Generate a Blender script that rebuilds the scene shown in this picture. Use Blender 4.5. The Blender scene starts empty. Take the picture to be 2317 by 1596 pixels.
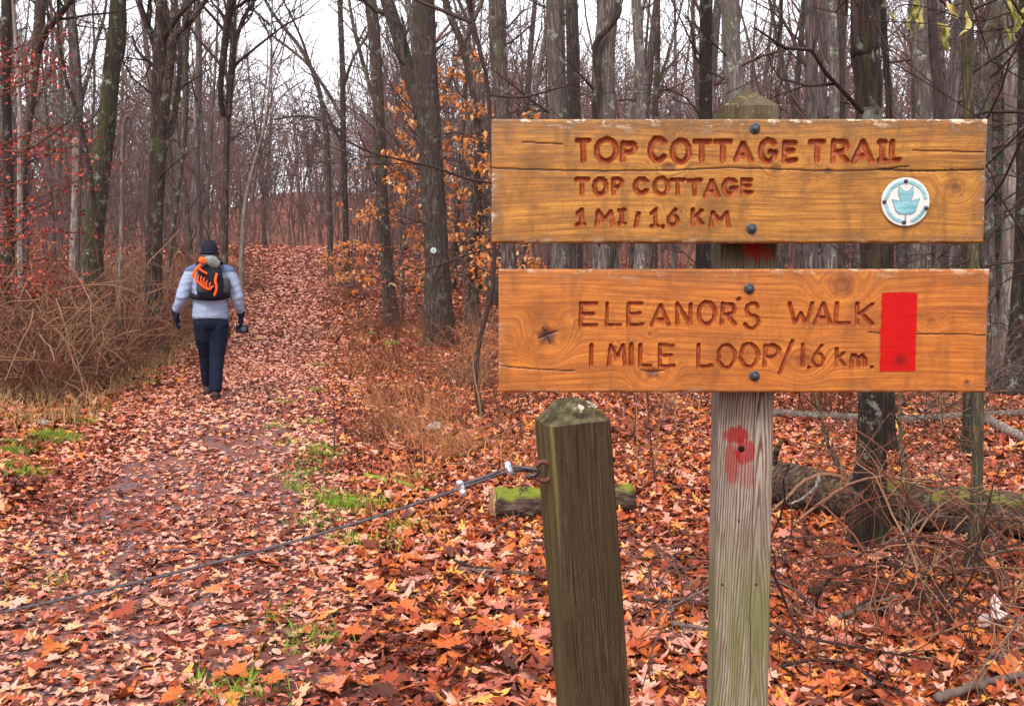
import bpy, bmesh, math, random
import numpy as np
from mathutils import Vector, Matrix

random.seed(7)
RNG = np.random.default_rng(7)
SC = bpy.context.scene
COL = SC.collection

# ------------------------------------------------------------------ camera
CAM_H = 1.47
PITCH = math.radians(4.24)
FPX = 2317 * 35 / 36
cam_d = bpy.data.cameras.new('camera')
cam_d.lens = 35
cam_d.sensor_width = 36
cam_d.clip_start = 0.05
cam_d.clip_end = 2000
cam = bpy.data.objects.new('camera', cam_d)
cam.location = (0, 0, CAM_H)
cam.rotation_euler = (math.radians(90) - PITCH, 0, 0)
COL.objects.link(cam)
SC.camera = cam

# ------------------------------------------------------------------ sky (overcast)
SUN_EL, SUN_AZ = math.radians(48), math.radians(205)
world = bpy.data.worlds.new('World')
SC.world = world
world.use_nodes = True
wn = world.node_tree
bg = wn.nodes['Background']
skyt = wn.nodes.new('ShaderNodeTexSky')
skyt.sky_type = 'NISHITA'
skyt.sun_disc = False
skyt.sun_elevation = SUN_EL
skyt.sun_rotation = SUN_AZ
skyt.air_density = 1.0
skyt.dust_density = 4.0
hs = wn.nodes.new('ShaderNodeHueSaturation')
hs.inputs['Saturation'].default_value = 0.10
wmix = wn.nodes.new('ShaderNodeMix')
wmix.data_type = 'RGBA'
wmix.inputs[0].default_value = 0.62
wmix.inputs[7].default_value = (8.0, 8.2, 8.8, 1)
wn.links.new(skyt.outputs[0], hs.inputs['Color'])
wn.links.new(hs.outputs[0], wmix.inputs[6])
wn.links.new(wmix.outputs[2], bg.inputs['Color'])
bg.inputs['Strength'].default_value = 0.115
# ------------------------------------------------------------------ sun behind cloud
sun_d = bpy.data.lights.new('sun', 'SUN')
sun_d.energy = 1.5
sun_d.angle = math.radians(18)
sun_d.color = (1.0, 0.96, 0.9)
sun = bpy.data.objects.new('sun', sun_d)
sdir = Vector((math.sin(SUN_AZ) * math.cos(SUN_EL), math.cos(SUN_AZ) * math.cos(SUN_EL), math.sin(SUN_EL)))
sun.rotation_euler = sdir.to_track_quat('Z', 'Y').to_euler()
COL.objects.link(sun)

SC.view_settings.view_transform = 'Standard'
SC.view_settings.look = 'None'
SC.view_settings.gamma = 1
SC.view_settings.use_curve_mapping = False
SC.view_settings.exposure = 1.4
SC.render.engine = 'CYCLES'
SC.cycles.use_denoising = True
SC.cycles.max_bounces = 5
SC.cycles.diffuse_bounces = 1
SC.cycles.glossy_bounces = 2
SC.cycles.transmission_bounces = 2
SC.cycles.volume_bounces = 0
SC.cycles.caustics_reflective = False
SC.cycles.caustics_refractive = False

# ------------------------------------------------------------------ picture measures -> places in the world
CP, SP = math.cos(PITCH), math.sin(PITCH)
CAMP = np.array([0, 0, CAM_H])


def ray(u, v):
    a = (u - 1158.5) / FPX
    b = (798 - v) / FPX
    return np.array([a, CP + b * SP, -SP + b * CP])


def at(u, v, Y):
    d = ray(u, v)
    return CAMP + d * (Y / d[1])


def proj(p):
    q = np.asarray(p, float) - CAMP
    dep = q[1] * CP - q[2] * SP
    up = q[1] * SP + q[2] * CP
    return 1158.5 + FPX * q[0] / dep, 798 - FPX * up / dep


_ky = [-400, 14, 20, 26, 33, 40, 46, 52, 60, 80, 120, 200, 420]
_kl = [0, 0, .12, .5, 1.2, 2.1, 2.85, 3.15, 3.1, 4.6, 11.5, 17, 24]
_kr = [0, 0, .10, .4, .95, 1.35, 1.65, 1.9, 2.2, 4.2, 11, 17, 24]
_ty = np.arange(-420, 440, 0.25)
_ker = np.exp(-0.5 * (np.arange(-24, 25) * 0.25 / 1.8) ** 2)
_ker /= _ker.sum()


def _sm(k):
    a = np.interp(_ty, _ky, k)
    return np.convolve(np.pad(a, 24, mode='edge'), _ker, mode='valid')


_tl, _tr = _sm(_kl), _sm(_kr)


def hz(x, y):
    x = np.asarray(x, float)
    y = np.asarray(y, float)
    s = np.clip((x + 6) / 10, 0, 1)
    s = s * s * (3 - 2 * s)
    b = np.interp(y, _ty, _tl) * (1 - s) + np.interp(y, _ty, _tr) * s
    near = np.clip((y - 2) / 6, 0, 1)
    b = b + near * (0.035 * np.sin(x * .9 + 1.3) * np.sin(y * .8 + .4) + 0.02 * np.sin(x * 1.7 + y * .6))
    far = np.clip((y - 66) / 40, 0, 1)
    b = b + far * (2.2 * np.sin(x * .045 + .6) + 1.3 * np.sin(x * .11 + y * .03) + .8 * np.sin(x * .23 + 2))
    d = np.abs(x - trail_x(y))
    b = b + 0.05 * np.clip((d - 1.0) / 1.2, 0, 1)
    return b


def trail_x(y):
    y = np.asarray(y, float)
    return -0.75 - 0.205 * y + .0006 * np.clip(y - 14, 0, 60) ** 2


def gp(u, v):
    d = ray(u, v)
    t = 1.0
    p = CAMP + d * t
    for i in range(4000):
        t += 0.03
        p = CAMP + d * t
        if p[2] <= hz(p[0], p[1]):
            break
    return np.array([p[0], p[1], float(hz(p[0], p[1]))])


# ------------------------------------------------------------------ mesh tools
def mesh_from(name, V, quads=None, tris=None, smooth=True):
    V = np.asarray(V, np.float32)
    nq = 0 if quads is None else len(quads)
    nt = 0 if tris is None else len(tris)
    me = bpy.data.meshes.new(name)
    me.vertices.add(len(V))
    me.vertices.foreach_set('co', V.ravel())
    me.loops.add(nq * 4 + nt * 3)
    li = []
    if nq:
        li.append(np.asarray(quads, np.int32).ravel())
    if nt:
        li.append(np.asarray(tris, np.int32).ravel())
    me.loops.foreach_set('vertex_index', np.concatenate(li))
    me.polygons.add(nq + nt)
    st = np.concatenate([np.arange(nq) * 4, nq * 4 + np.arange(nt) * 3]).astype(np.int32)
    me.polygons.foreach_set('loop_start', st)
    me.polygons.foreach_set('use_smooth', np.full(nq + nt, smooth, bool))
    me.update(calc_edges=True)
    return me


def set_attr(me, name, vals):
    a = me.attributes.new(name, 'FLOAT', 'POINT')
    a.data.foreach_set('value', np.asarray(vals, np.float32))


def link(name, me, mat=None, parent=None, loc=(0, 0, 0), rot=None, kind=None, label=None):
    o = bpy.data.objects.new(name, me)
    COL.objects.link(o)
    if mat is not None and me is not None and len(me.materials) == 0:
        me.materials.append(mat)
    o.parent = parent
    o.location = [float(c) for c in loc]
    if rot is not None:
        o.rotation_euler = rot
    if kind:
        o['kind'] = kind
    if label:
        o['label'] = label
    return o


def thing(name, label, cat, loc=(0, 0, 0), rotz=0.0, group=None):
    o = link(name, None, None, None, loc, (0, 0, rotz))
    o.empty_display_size = 0.1
    return tag(o, label, cat, group)


def tag(o, label, cat, group=None):
    o['label'] = label
    o['category'] = cat
    if group:
        o['group'] = group
    return o


class MB:
    def __init__(self):
        self.v, self.q, self.t, self.n = [], [], [], 0

    def add(self, V, quads=None, tris=None):
        self.v.append(np.asarray(V, float))
        if quads is not None and len(quads):
            self.q.append(np.asarray(quads, np.int64) + self.n)
        if tris is not None and len(tris):
            self.t.append(np.asarray(tris, np.int64) + self.n)
        self.n += len(V)

    def tube(self, P, R, sides=6, caps=True, lump=0.0, flat=None, dome=.2):
        P = np.asarray(P, float)
        k = len(P)
        R = np.broadcast_to(np.asarray(R, float), (k,))
        T = np.gradient(P, axis=0)
        T /= np.linalg.norm(T, axis=1)[:, None] + 1e-12
        m = np.abs(T.mean(0))
        ref = np.zeros(3)
        ref[int(np.argmin(m))] = 1
        A = np.cross(T, ref)
        A /= np.linalg.norm(A, axis=1)[:, None] + 1e-12
        B = np.cross(T, A)
        th = np.arange(sides) * 2 * np.pi / sides
        rr = R[:, None] * np.ones((1, sides))
        if lump:
            rr = rr * (1 + lump * RNG.normal(size=(k, sides)))
        V = P[:, None, :] + rr[..., None] * (A[:, None, :] * np.cos(th)[None, :, None] + B[:, None, :] * np.sin(th)[None, :, None])
        if flat is not None:
            V[..., 2] = P[:, None, 2] + (V[..., 2] - P[:, None, 2]) * flat
        V = V.reshape(-1, 3)
        i = np.arange(k - 1)[:, None] * sides
        j = np.arange(sides)[None, :]
        j2 = (j + 1) % sides
        q = np.stack([i + j, i + sides + j, i + sides + j2, i + j2], -1).reshape(-1, 4)
        t = None
        if caps:
            V = np.vstack([V, P[0] - T[0] * R[0] * dome, P[-1] + T[-1] * R[-1] * dome])
            c0, c1 = k * sides, k * sides + 1
            jj = np.arange(sides)
            a = np.stack([np.full(sides, c0), jj, (jj + 1) % sides], -1)
            b = np.stack([np.full(sides, c1), (k - 1) * sides + (jj + 1) % sides, (k - 1) * sides + jj], -1)
            t = np.vstack([a, b])
        self.add(V, q, t)

    def box(self, c, s, M=None):
        x, y, z = [d / 2 for d in s]
        V = np.array([[-x, -y, -z], [x, -y, -z], [x, y, -z], [-x, y, -z], [-x, -y, z], [x, -y, z], [x, y, z], [-x, y, z]])
        if M is not None:
            V = V @ np.asarray(M).T
        self.add(V + np.asarray(c), [[0, 3, 2, 1], [4, 5, 6, 7], [0, 1, 5, 4], [1, 2, 6, 5], [2, 3, 7, 6], [3, 0, 4, 7]])

    def arrays(self):
        V = np.vstack(self.v)
        q = np.vstack(self.q) if self.q else None
        t = np.vstack(self.t) if self.t else None
        return V, q, t

    def mesh(self, name, smooth=True, off=None):
        V, q, t = self.arrays()
        if off is not None:
            V = V - np.asarray(off)
        return mesh_from(name, V, q, t, smooth)

    def build(self, name, mat, parent=None, loc=(0, 0, 0), rot=None, kind=None, smooth=True, off=None, label=None):
        return link(name, self.mesh(name, smooth, off), mat, parent, loc, rot, kind, label)


def spline(P, n):
    """Catmull-Rom through the rows of P (any columns)."""
    P = np.asarray(P, float)
    k = len(P)
    if k < 3:
        t = np.linspace(0, 1, n)[:, None]
        return P[0] * (1 - t) + P[-1] * t
    Q = np.vstack([2 * P[0] - P[1], P, 2 * P[-1] - P[-2]])
    s = np.linspace(0, k - 1 - 1e-9, n)
    i = s.astype(int)
    f = (s - i)[:, None]
    a, b, c, d = Q[i], Q[i + 1], Q[i + 2], Q[i + 3]
    return .5 * (2 * b + (c - a) * f + (2 * a - 5 * b + 4 * c - d) * f ** 2 + (3 * b - 3 * c + d - a) * f ** 3)


def rod_to(d):
    d = np.asarray(d, float)
    return d / (np.linalg.norm(d) + 1e-12)


def wander(p, d, L, n, wob, up=0.0, rng=RNG):
    p = np.asarray(p, float)
    d = rod_to(d)
    pts = [p]
    st = L / n
    N = rng.normal(size=(n, 3)) * wob
    for i in range(n):
        d = rod_to(d + N[i] + np.array([0, 0, up]))
        p = p + d * st
        pts.append(p)
    return np.array(pts)


def side_dir(d, ang, rng=RNG):
    d = rod_to(d)
    r = rng.normal(size=3)
    r -= d * (r @ d)
    r = rod_to(r)
    return d * math.cos(ang) + r * math.sin(ang)


def grow(mb, p, d, L, r, lev, sides=4, wob=.16, up=.05, kids=(3, 5), nseg=5, ang=(.5, 1.0), rmin=.0025, rng=RNG, tip=.3):
    pts = wander(p, d, L, nseg, wob, up, rng)
    rad = np.maximum(np.linspace(r, r * tip, nseg + 1), rmin)
    mb.tube(pts, rad, sides, caps=False)
    if lev <= 0:
        return pts
    k = int(rng.integers(kids[0], kids[1] + 1))
    for i in range(k):
        t = rng.uniform(.2, 1.0)
        s = t * nseg
        a = min(int(s), nseg - 1)
        q = pts[a] + (pts[a + 1] - pts[a]) * (s - a)
        dd = side_dir(pts[a + 1] - pts[a], rng.uniform(*ang), rng)
        grow(mb, q, dd, L * rng.uniform(.35, .62), r * (1 - .7 * t) * .65, lev - 1, max(3, sides - 1), wob, up, kids, max(3, nseg - 1), ang, rmin, rng, tip)
    return pts


# ------------------------------------------------------------------ materials
def nmat(name, rough=.7, spec=.15):
    m = bpy.data.materials.new(name)
    m.use_nodes = True
    nt = m.node_tree
    b = nt.nodes['Principled BSDF']
    b.inputs['Roughness'].default_value = rough
    b.inputs['Specular IOR Level'].default_value = spec
    return m, nt, b


def nd(nt, t, ins=None, **at_):
    n = nt.nodes.new('ShaderNode' + t)
    for k, v in at_.items():
        setattr(n, k, v)
    for k, v in (ins or {}).items():
        if isinstance(v, bpy.types.NodeSocket):
            nt.links.new(v, n.inputs[k])
        else:
            n.inputs[k].default_value = v
    return n


def rgba(c):
    return (c[0], c[1], c[2], 1)


def mixc(nt, f, a, b, blend='MIX'):
    n = nt.nodes.new('ShaderNodeMix')
    n.data_type = 'RGBA'
    n.blend_type = blend
    for i, v in ((0, f), (6, a), (7, b)):
        if isinstance(v, bpy.types.NodeSocket):
            nt.links.new(v, n.inputs[i])
        elif i == 0:
            n.inputs[i].default_value = v
        else:
            n.inputs[i].default_value = rgba(v)
    return n.outputs[2]


def ramp(nt, fac, stops, interp='LINEAR'):
    n = nt.nodes.new('ShaderNodeValToRGB')
    cr = n.color_ramp
    cr.interpolation = interp
    while len(cr.elements) < len(stops):
        cr.elements.new(1)
    for e, (p, c) in zip(cr.elements, stops):
        e.position = p
        e.color = rgba(c) if not isinstance(c, (int, float)) else (c, c, c, 1)
    nt.links.new(fac, n.inputs[0])
    return n.outputs[0]


def mth(nt, op, a, b=0.0, c=0.0, clamp=False):
    n = nt.nodes.new('ShaderNodeMath')
    n.operation = op
    n.use_clamp = clamp
    for i, v in enumerate((a, b, c)):
        if isinstance(v, bpy.types.NodeSocket):
            nt.links.new(v, n.inputs[i])
        else:
            n.inputs[i].default_value = v
    return n.outputs[0]


def coords(nt, scale=(1, 1, 1), out='Object', loc=(0, 0, 0)):
    tc = nt.nodes.new('ShaderNodeTexCoord')
    mp = nd(nt, 'Mapping', {'Vector': tc.outputs[out], 'Scale': scale, 'Location': loc})
    return mp.outputs[0]


def noise(nt, vec, scale=5, detail=4, rough=.6, dist=0.0):
    n = nd(nt, 'TexNoise', {'Vector': vec, 'Scale': scale, 'Detail': detail, 'Roughness': rough, 'Distortion': dist})
    return n.outputs[0]


def attr(nt, name):
    return nd(nt, 'Attribute', attribute_name=name).outputs['Fac']


def smooth_band(nt, val, lo, hi):
    n = nd(nt, 'MapRange', {'Value': val, 'From Min': lo, 'From Max': hi}, interpolation_type='SMOOTHSTEP')
    return n.outputs[0]


def bump(nt, b, h, strength=.5, dist=.01):
    n = nd(nt, 'Bump', {'Height': h, 'Strength': strength, 'Distance': dist})
    nt.links.new(n.outputs[0], b.inputs['Normal'])


def setc(nt, b, c):
    nt.links.new(c, b.inputs['Base Color'])


def plain(name, c, rough=.7, var=.25, scale=12, metal=0.0, bmp=0.0):
    m, nt, b = nmat(name, rough)
    v = noise(nt, coords(nt), scale, 4)
    d = tuple(x * (1 - var) for x in c)
    l = tuple(min(1, x * (1 + var)) for x in c)
    setc(nt, b, ramp(nt, v, [(.3, d), (.7, l)]))
    b.inputs['Metallic'].default_value = metal
    if bmp:
        bump(nt, b, v, .5, bmp)
    return m


def bark(name, dark, light, moss=0.0, mossc=(.07, .09, .018), lichen=0.0, furrow=26, depth=.012, zs=.10):
    m, nt, b = nmat(name, .85, .2)
    oi = nd(nt, 'ObjectInfo').outputs['Random']
    vec = coords(nt, (1, 1, zs))
    sh = nd(nt, 'VectorMath', {0: vec, 1: (0, 0, 0)}, operation='ADD')
    cmb = nd(nt, 'CombineXYZ', {'X': mth(nt, 'MULTIPLY', oi, 37.0), 'Y': mth(nt, 'MULTIPLY', oi, 11.0)})
    nt.links.new(cmb.outputs[0], sh.inputs[1])
    v = sh.outputs[0]
    n1 = noise(nt, v, furrow, 3, .55, .5)
    rd = mth(nt, 'MULTIPLY', mth(nt, 'ABSOLUTE', mth(nt, 'ADD', n1, -.5)), 6.0, clamp=True)
    n2 = noise(nt, coords(nt, (1, 1, .5)), furrow * 2.2, 4, .7)
    h = mth(nt, 'MULTIPLY', rd, mth(nt, 'MULTIPLY_ADD', n2, .9, .35))
    c = ramp(nt, h, [(.06, dark), (.30, tuple((p_ + q_) * .42 for p_, q_ in zip(dark, light))), (.75, light)])
    big = noise(nt, coords(nt, (1, 1, .4)), 2.3, 4, .6)
    c = mixc(nt, ramp(nt, big, [(.38, 0.0), (.62, .7)]), c, tuple(x * .30 for x in light))
    if lichen:
        ln = noise(nt, coords(nt), 7, 5, .7)
        c = mixc(nt, ramp(nt, ln, [(.57, 0.0), (.63, lichen)]), c, (.36, .38, .30))
    if moss:
        mn = noise(nt, coords(nt, (1, 1, .35)), 4.5, 5, .7)
        c = mixc(nt, ramp(nt, mn, [(.62 - moss * .2, 0.0), (.74 - moss * .2, .85)]), c, mossc)
    # each tree a little lighter or darker, warmer or greyer
    hv = nd(nt, 'HueSaturation', {'Color': c, 'Value': mth(nt, 'MULTIPLY_ADD', oi, .55, .42), 'Saturation': mth(nt, 'MULTIPLY_ADD', oi, -.35, 1.15)})
    setc(nt, b, hv.outputs[0])
    bump(nt, b, h, .9, depth)
    return m


MAT = {}
MAT['bark_brown'] = bark('bark_brown', (.018, .009, .007), (.17, .098, .075), .30, lichen=.5)
MAT['bark_grey'] = bark('bark_grey', (.045, .032, .030), (.27, .205, .18), .35, (.07, .075, .02), lichen=.7, furrow=34, depth=.006)
MAT['bark_moss'] = bark('bark_moss', (.016, .012, .007), (.17, .13, .085), .72, (.058, .062, .014), lichen=.9)
MAT['bark_dark'] = bark('bark_dark', (.007, .004, .003), (.070, .036, .026), .45, (.045, .045, .010), lichen=.45)
MAT['bark_pale'] = bark('bark_pale', (.12, .08, .065), (.42, .32, .265), .15, lichen=.5, furrow=20, depth=.004)
MAT['bark_far'] = bark('bark_far', (.038, .024, .024), (.21, .145, .13), .1, furrow=14, depth=.008)
MAT['bark_ridge'] = bark('bark_ridge', (.020, .011, .009), (.25, .17, .145), .22, lichen=.4, furrow=40, depth=.014, zs=.07)
MAT['twig_dark'] = plain('twig_dark', (.030, .016, .013), .7)
MAT['twig_red'] = plain('twig_red', (.115, .034, .018), .7, var=.5, scale=1.5)
MAT['twig_tan'] = plain('twig_tan', (.185, .090, .050), .75, var=.4, scale=2)
MAT['twig_grey'] = plain('twig_grey', (.105, .070, .058), .8)
MAT['twig_far'] = plain('twig_far', (.115, .060, .050), .85, var=.55, scale=.5)
MAT['twig_mossy'] = bark('twig_mossy', (.03, .022, .010), (.14, .105, .052), .35, (.07, .075, .018), furrow=60, depth=.003)
MAT['evergreen'] = plain('evergreen', (.022, .05, .020), .7, var=.5, scale=3)
MAT['moss'] = plain('moss', (.14, .16, .018), .95, var=.5, scale=40, bmp=.004)
MAT['grass'] = plain('grass_blade', (.13, .20, .016), .7, var=.5, scale=14)
MAT['dry_grass'] = plain('dry_grass_blade', (.30, .12, .05), .8, var=.5, scale=4)
MAT['tan_grass'] = plain('tan_grass_blade', (.27, .17, .07), .8, var=.5, scale=3)
MAT['stone'] = plain('stone', (.24, .22, .21), .9, var=.4, scale=20, bmp=.004)

LEAF_STOPS = [(0.0, (.030, .008, .006)), (.14, (.10, .016, .008)), (.32, (.27, .042, .012)), (.52, (.44, .092, .016)),
              (.66, (.56, .17, .034)), (.78, (.42, .12, .085)), (.90, (.60, .29, .215)), (1.0, (.64, .27, .045))]


def leaf_mat(name, stops, use_attr=True, rough=.5, trans=0.0):
    m, nt, b = nmat(name, rough, .2)
    r = attr(nt, 'rnd') if use_attr else nd(nt, 'ObjectInfo').outputs['Random']
    c = ramp(nt, r, stops)
    n = noise(nt, coords(nt), 55, 3, .6)
    c = mixc(nt, ramp(nt, n, [(.35, 0.0), (.75, .5)]), c, (.12, .03, .012))
    setc(nt, b, c)
    bump(nt, b, n, .35, .004)
    if trans:
        tr = nd(nt, 'BsdfTranslucent', {'Color': c})
        mx = nd(nt, 'MixShader', {0: trans})
        nt.links.new(b.outputs[0], mx.inputs[1])
        nt.links.new(tr.outputs[0], mx.inputs[2])
        nt.links.new(mx.outputs[0], nt.nodes['Material Output'].inputs['Surface'])
    return m


MAT['litter'] = leaf_mat('litter_leaf', LEAF_STOPS)
MAT['leaf_part'] = leaf_mat('fallen_leaf', LEAF_STOPS, False)
BEECH_STOPS = [(0, (.50, .12, .018)), (.35, (.76, .25, .045)), (.75, (.84, .38, .12)), (1, (.88, .56, .30))]
MAT['beech_part'] = leaf_mat('beech_leaf', BEECH_STOPS, False, trans=.45)
MAT['beech'] = leaf_mat('beech_foliage', BEECH_STOPS, trans=.45)
MAT['red_leaf'] = leaf_mat('red_leaf', [(0, (.12, .010, .008)), (.6, (.30, .028, .016)), (1, (.46, .07, .03))])
MAT['curled'] = leaf_mat('curled_leaf', [(0, (.16, .17, .03)), (.6, (.30, .29, .07)), (1, (.42, .34, .14))], False)
MAT['pink_leaf'] = plain('pink_leaf', (.60, .42, .40), .6)


def ground_mat():
    m, nt, b = nmat('leafy_ground', .85, .15)
    v = coords(nt)
    w = nd(nt, 'TexVoronoi', {'Vector': v, 'Scale': 9.0, 'Randomness': 1.0})
    c = ramp(nt, nd(nt, 'SeparateColor', {'Color': w.outputs['Color']}).outputs[0], [(0, (.045, .012, .007)), (.3, (.19, .040, .016)), (.6, (.36, .10, .036)), (.85, (.46, .20, .14)), (1, (.28, .08, .024))])
    e = nd(nt, 'TexVoronoi', {'Vector': v, 'Scale': 9.0}, feature='DISTANCE_TO_EDGE').outputs['Distance']
    c = mixc(nt, ramp(nt, e, [(0, .9), (.12, 0.0)]), c, (.03, .010, .006))
    n = noise(nt, v, 30, 4)
    c = mixc(nt, ramp(nt, n, [(.4, 0.0), (.8, .5)]), c, (.07, .03, .02))
    setc(nt, b, c)
    bump(nt, b, mth(nt, 'ADD', e, n), .7, .03)
    return m


def trail_mat():
    m, nt, b = nmat('gravel_path', .9, .08)
    v = coords(nt)
    w = nd(nt, 'TexVoronoi', {'Vector': v, 'Scale': 60.0})
    c = ramp(nt, nd(nt, 'SeparateColor', {'Color': w.outputs['Color']}).outputs[0], [(0, (.030, .020, .022)), (.5, (.085, .060, .066)), (1, (.20, .15, .155))])
    n = noise(nt, v, 6, 5)
    c = mixc(nt, ramp(nt, n, [(.36, 0.0), (.54, .9)]), c, (.17, .058, .042))
    setc(nt, b, c)
    bump(nt, b, w.outputs['Distance'], .7, .012)
    return m


MAT['ground'] = ground_mat()
MAT['trail'] = trail_mat()

# ------------------------------------------------------------------ ground and path
xs = np.unique(np.concatenate([np.linspace(-420, -60, 19), np.linspace(-60, -20, 41), np.linspace(-20, 20, 101), np.linspace(20, 60, 41), np.linspace(60, 420, 19)]))
ys = np.unique(np.concatenate([np.linspace(-60, -4, 15), np.linspace(-4, 30, 86), np.linspace(30, 80, 63), np.linspace(80, 420, 60)]))
X, Y = np.meshgrid(xs, ys)
Vg = np.stack([X, Y, hz(X, Y)], -1).reshape(-1, 3)
nx, ny = len(xs), len(ys)
ii = (np.arange(ny - 1)[:, None] * nx + np.arange(nx - 1)[None, :]).ravel()
gme = mesh_from('ground', Vg, np.stack([ii, ii + 1, ii + nx + 1, ii + nx], -1))
ground = link('ground', gme, MAT['ground'], kind='structure')
ground['label'] = 'forest floor under brown leaf litter'

py = np.linspace(-3, 56, 240)
wv = 1.0 + .12 * np.sin(py * .9) + .08 * np.sin(py * 2.3 + 1) + .6 * np.clip((py - 25) / 25, 0, 1)
offs = np.linspace(-1, 1, 9)
PX = trail_x(py)[:, None] + offs[None, :] * wv[:, None]
PY = np.repeat(py[:, None], 9, 1)
PZ = hz(PX, PY) + .016 * (1 - np.abs(offs[None, :]) ** 4) + .002
ii = (np.arange(239)[:, None] * 9 + np.arange(8)[None, :]).ravel()
path = link('path', mesh_from('path', np.stack([PX, PY, PZ], -1).reshape(-1, 3), np.stack([ii, ii + 1, ii + 10, ii + 9], -1)), MAT['trail'], kind='structure')
path['label'] = 'gravel walking trail strewn with fallen leaves'


# ================================================================== THE TRAIL SIGN
def wood_board(name, light, mid, dark, weather, stain):
    m, nt, b = nmat(name, .48, .35)
    gv, kn, gr, ck = attr(nt, 'gv'), attr(nt, 'kn'), attr(nt, 'groove'), attr(nt, 'crack')
    sep = nd(nt, 'SeparateXYZ', {'Vector': coords(nt)})
    x, z = sep.outputs[0], sep.outputs[2]
    # long fibres: stretched along the board, following the warped grain coordinate
    v1 = nd(nt, 'CombineXYZ', {'X': mth(nt, 'MULTIPLY', x, 5.0), 'Y': mth(nt, 'MULTIPLY', gv, 210.0)}).outputs[0]
    n1 = noise(nt, v1, 1.0, 4, .6)
    v2 = nd(nt, 'CombineXYZ', {'X': mth(nt, 'MULTIPLY', x, 14.0), 'Y': mth(nt, 'MULTIPLY', gv, 900.0), 'Z': 4.0}).outputs[0]
    n2 = noise(nt, v2, 1.0, 3, .6)
    ring = mth(nt, 'SINE', mth(nt, 'ADD', mth(nt, 'MULTIPLY', gv, 620.0), mth(nt, 'MULTIPLY', n1, 5.0)))
    ring = mth(nt, 'MULTIPLY_ADD', ring, .5, .5)
    ring = mth(nt, 'POWER', ring, 2.2)
    c = ramp(nt, n1, [(.28, dark), (.46, mid), (.72, light)])
    c = mixc(nt, mth(nt, 'MULTIPLY', ring, .22), c, tuple(q * .55 for q in mid))
    c = mixc(nt, ramp(nt, n2, [(.44, .0), (.64, .6)]), c, dark)
    por = noise(nt, coords(nt, (160, 160, 900)), 1.0, 3, .7)
    c = mixc(nt, ramp(nt, por, [(.50, .0), (.66, .45)]), c, dark)
    # blotchy old stain
    big = noise(nt, coords(nt, (6, 6, 16)), 1.5, 6, .72)
    c = mixc(nt, ramp(nt, big, [(.47, 0.0), (.64, stain)]), c, tuple(q * .42 for q in mid))
    sm_ = noise(nt, coords(nt, (34, 34, 11), loc=(3, 0, 1)), 1.0, 5, .7)
    c = mixc(nt, ramp(nt, sm_, [(.50, 0.0), (.66, stain * .8)]), c, tuple(q * .36 for q in mid))
    c = mixc(nt, mth(nt, 'MULTIPLY', kn, .95), c, (.045, .008, .003))
    # weathered grey rim: along the top and at the ends
    rim = attr(nt, 'rim')
    wn_ = noise(nt, coords(nt, (26, 26, 60)), 1.0, 5, .75)
    wm = mth(nt, 'MULTIPLY', mth(nt, 'POWER', rim, .7), ramp(nt, wn_, [(.38, 0.0), (.56, 1.0)]))
    c = mixc(nt, mth(nt, 'MULTIPLY', wm, weather), c, (.10, .050, .020))
    wm2 = mth(nt, 'MULTIPLY', mth(nt, 'POWER', rim, 3.0), ramp(nt, wn_, [(.54, 0.0), (.60, 1.0)]))
    c = mixc(nt, mth(nt, 'MULTIPLY', wm2, weather), c, (.62, .47, .33))
    # routed letters: raw end grain drank more stain
    gn = noise(nt, coords(nt, (40, 40, 40)), 3.0, 4, .7)
    gc = ramp(nt, gn, [(.3, (.12, .016, .003)), (.55, (.25, .045, .008)), (.8, (.40, .12, .03))])
    c = mixc(nt, gr, c, gc)
    c = mixc(nt, ck, c, (.035, .012, .006))
    setc(nt, b, c)
    rg = ramp(nt, n1, [(.3, .58), (.7, .42)])
    nt.links.new(rg, b.inputs['Roughness'])
    bump(nt, b, mth(nt, 'ADD', mth(nt, 'MULTIPLY', n2, .6), mth(nt, 'MULTIPLY', ring, .3)), .35, .0012)
    return m


MAT['board_top'] = wood_board('board_top_wood', (.50, .225, .032), (.34, .132, .014), (.10, .033, .005), 1.0, .9)
MAT['board_low'] = wood_board('board_low_wood', (.54, .190, .025), (.38, .108, .010), (.145, .032, .004), .45, .65)


def arc(cx, cy, rx, ry, a0, a1, n=14):
    a = np.radians(np.linspace(a0, a1, n))
    return [(cx + rx * math.cos(t), cy + ry * math.sin(t)) for t in a]


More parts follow.
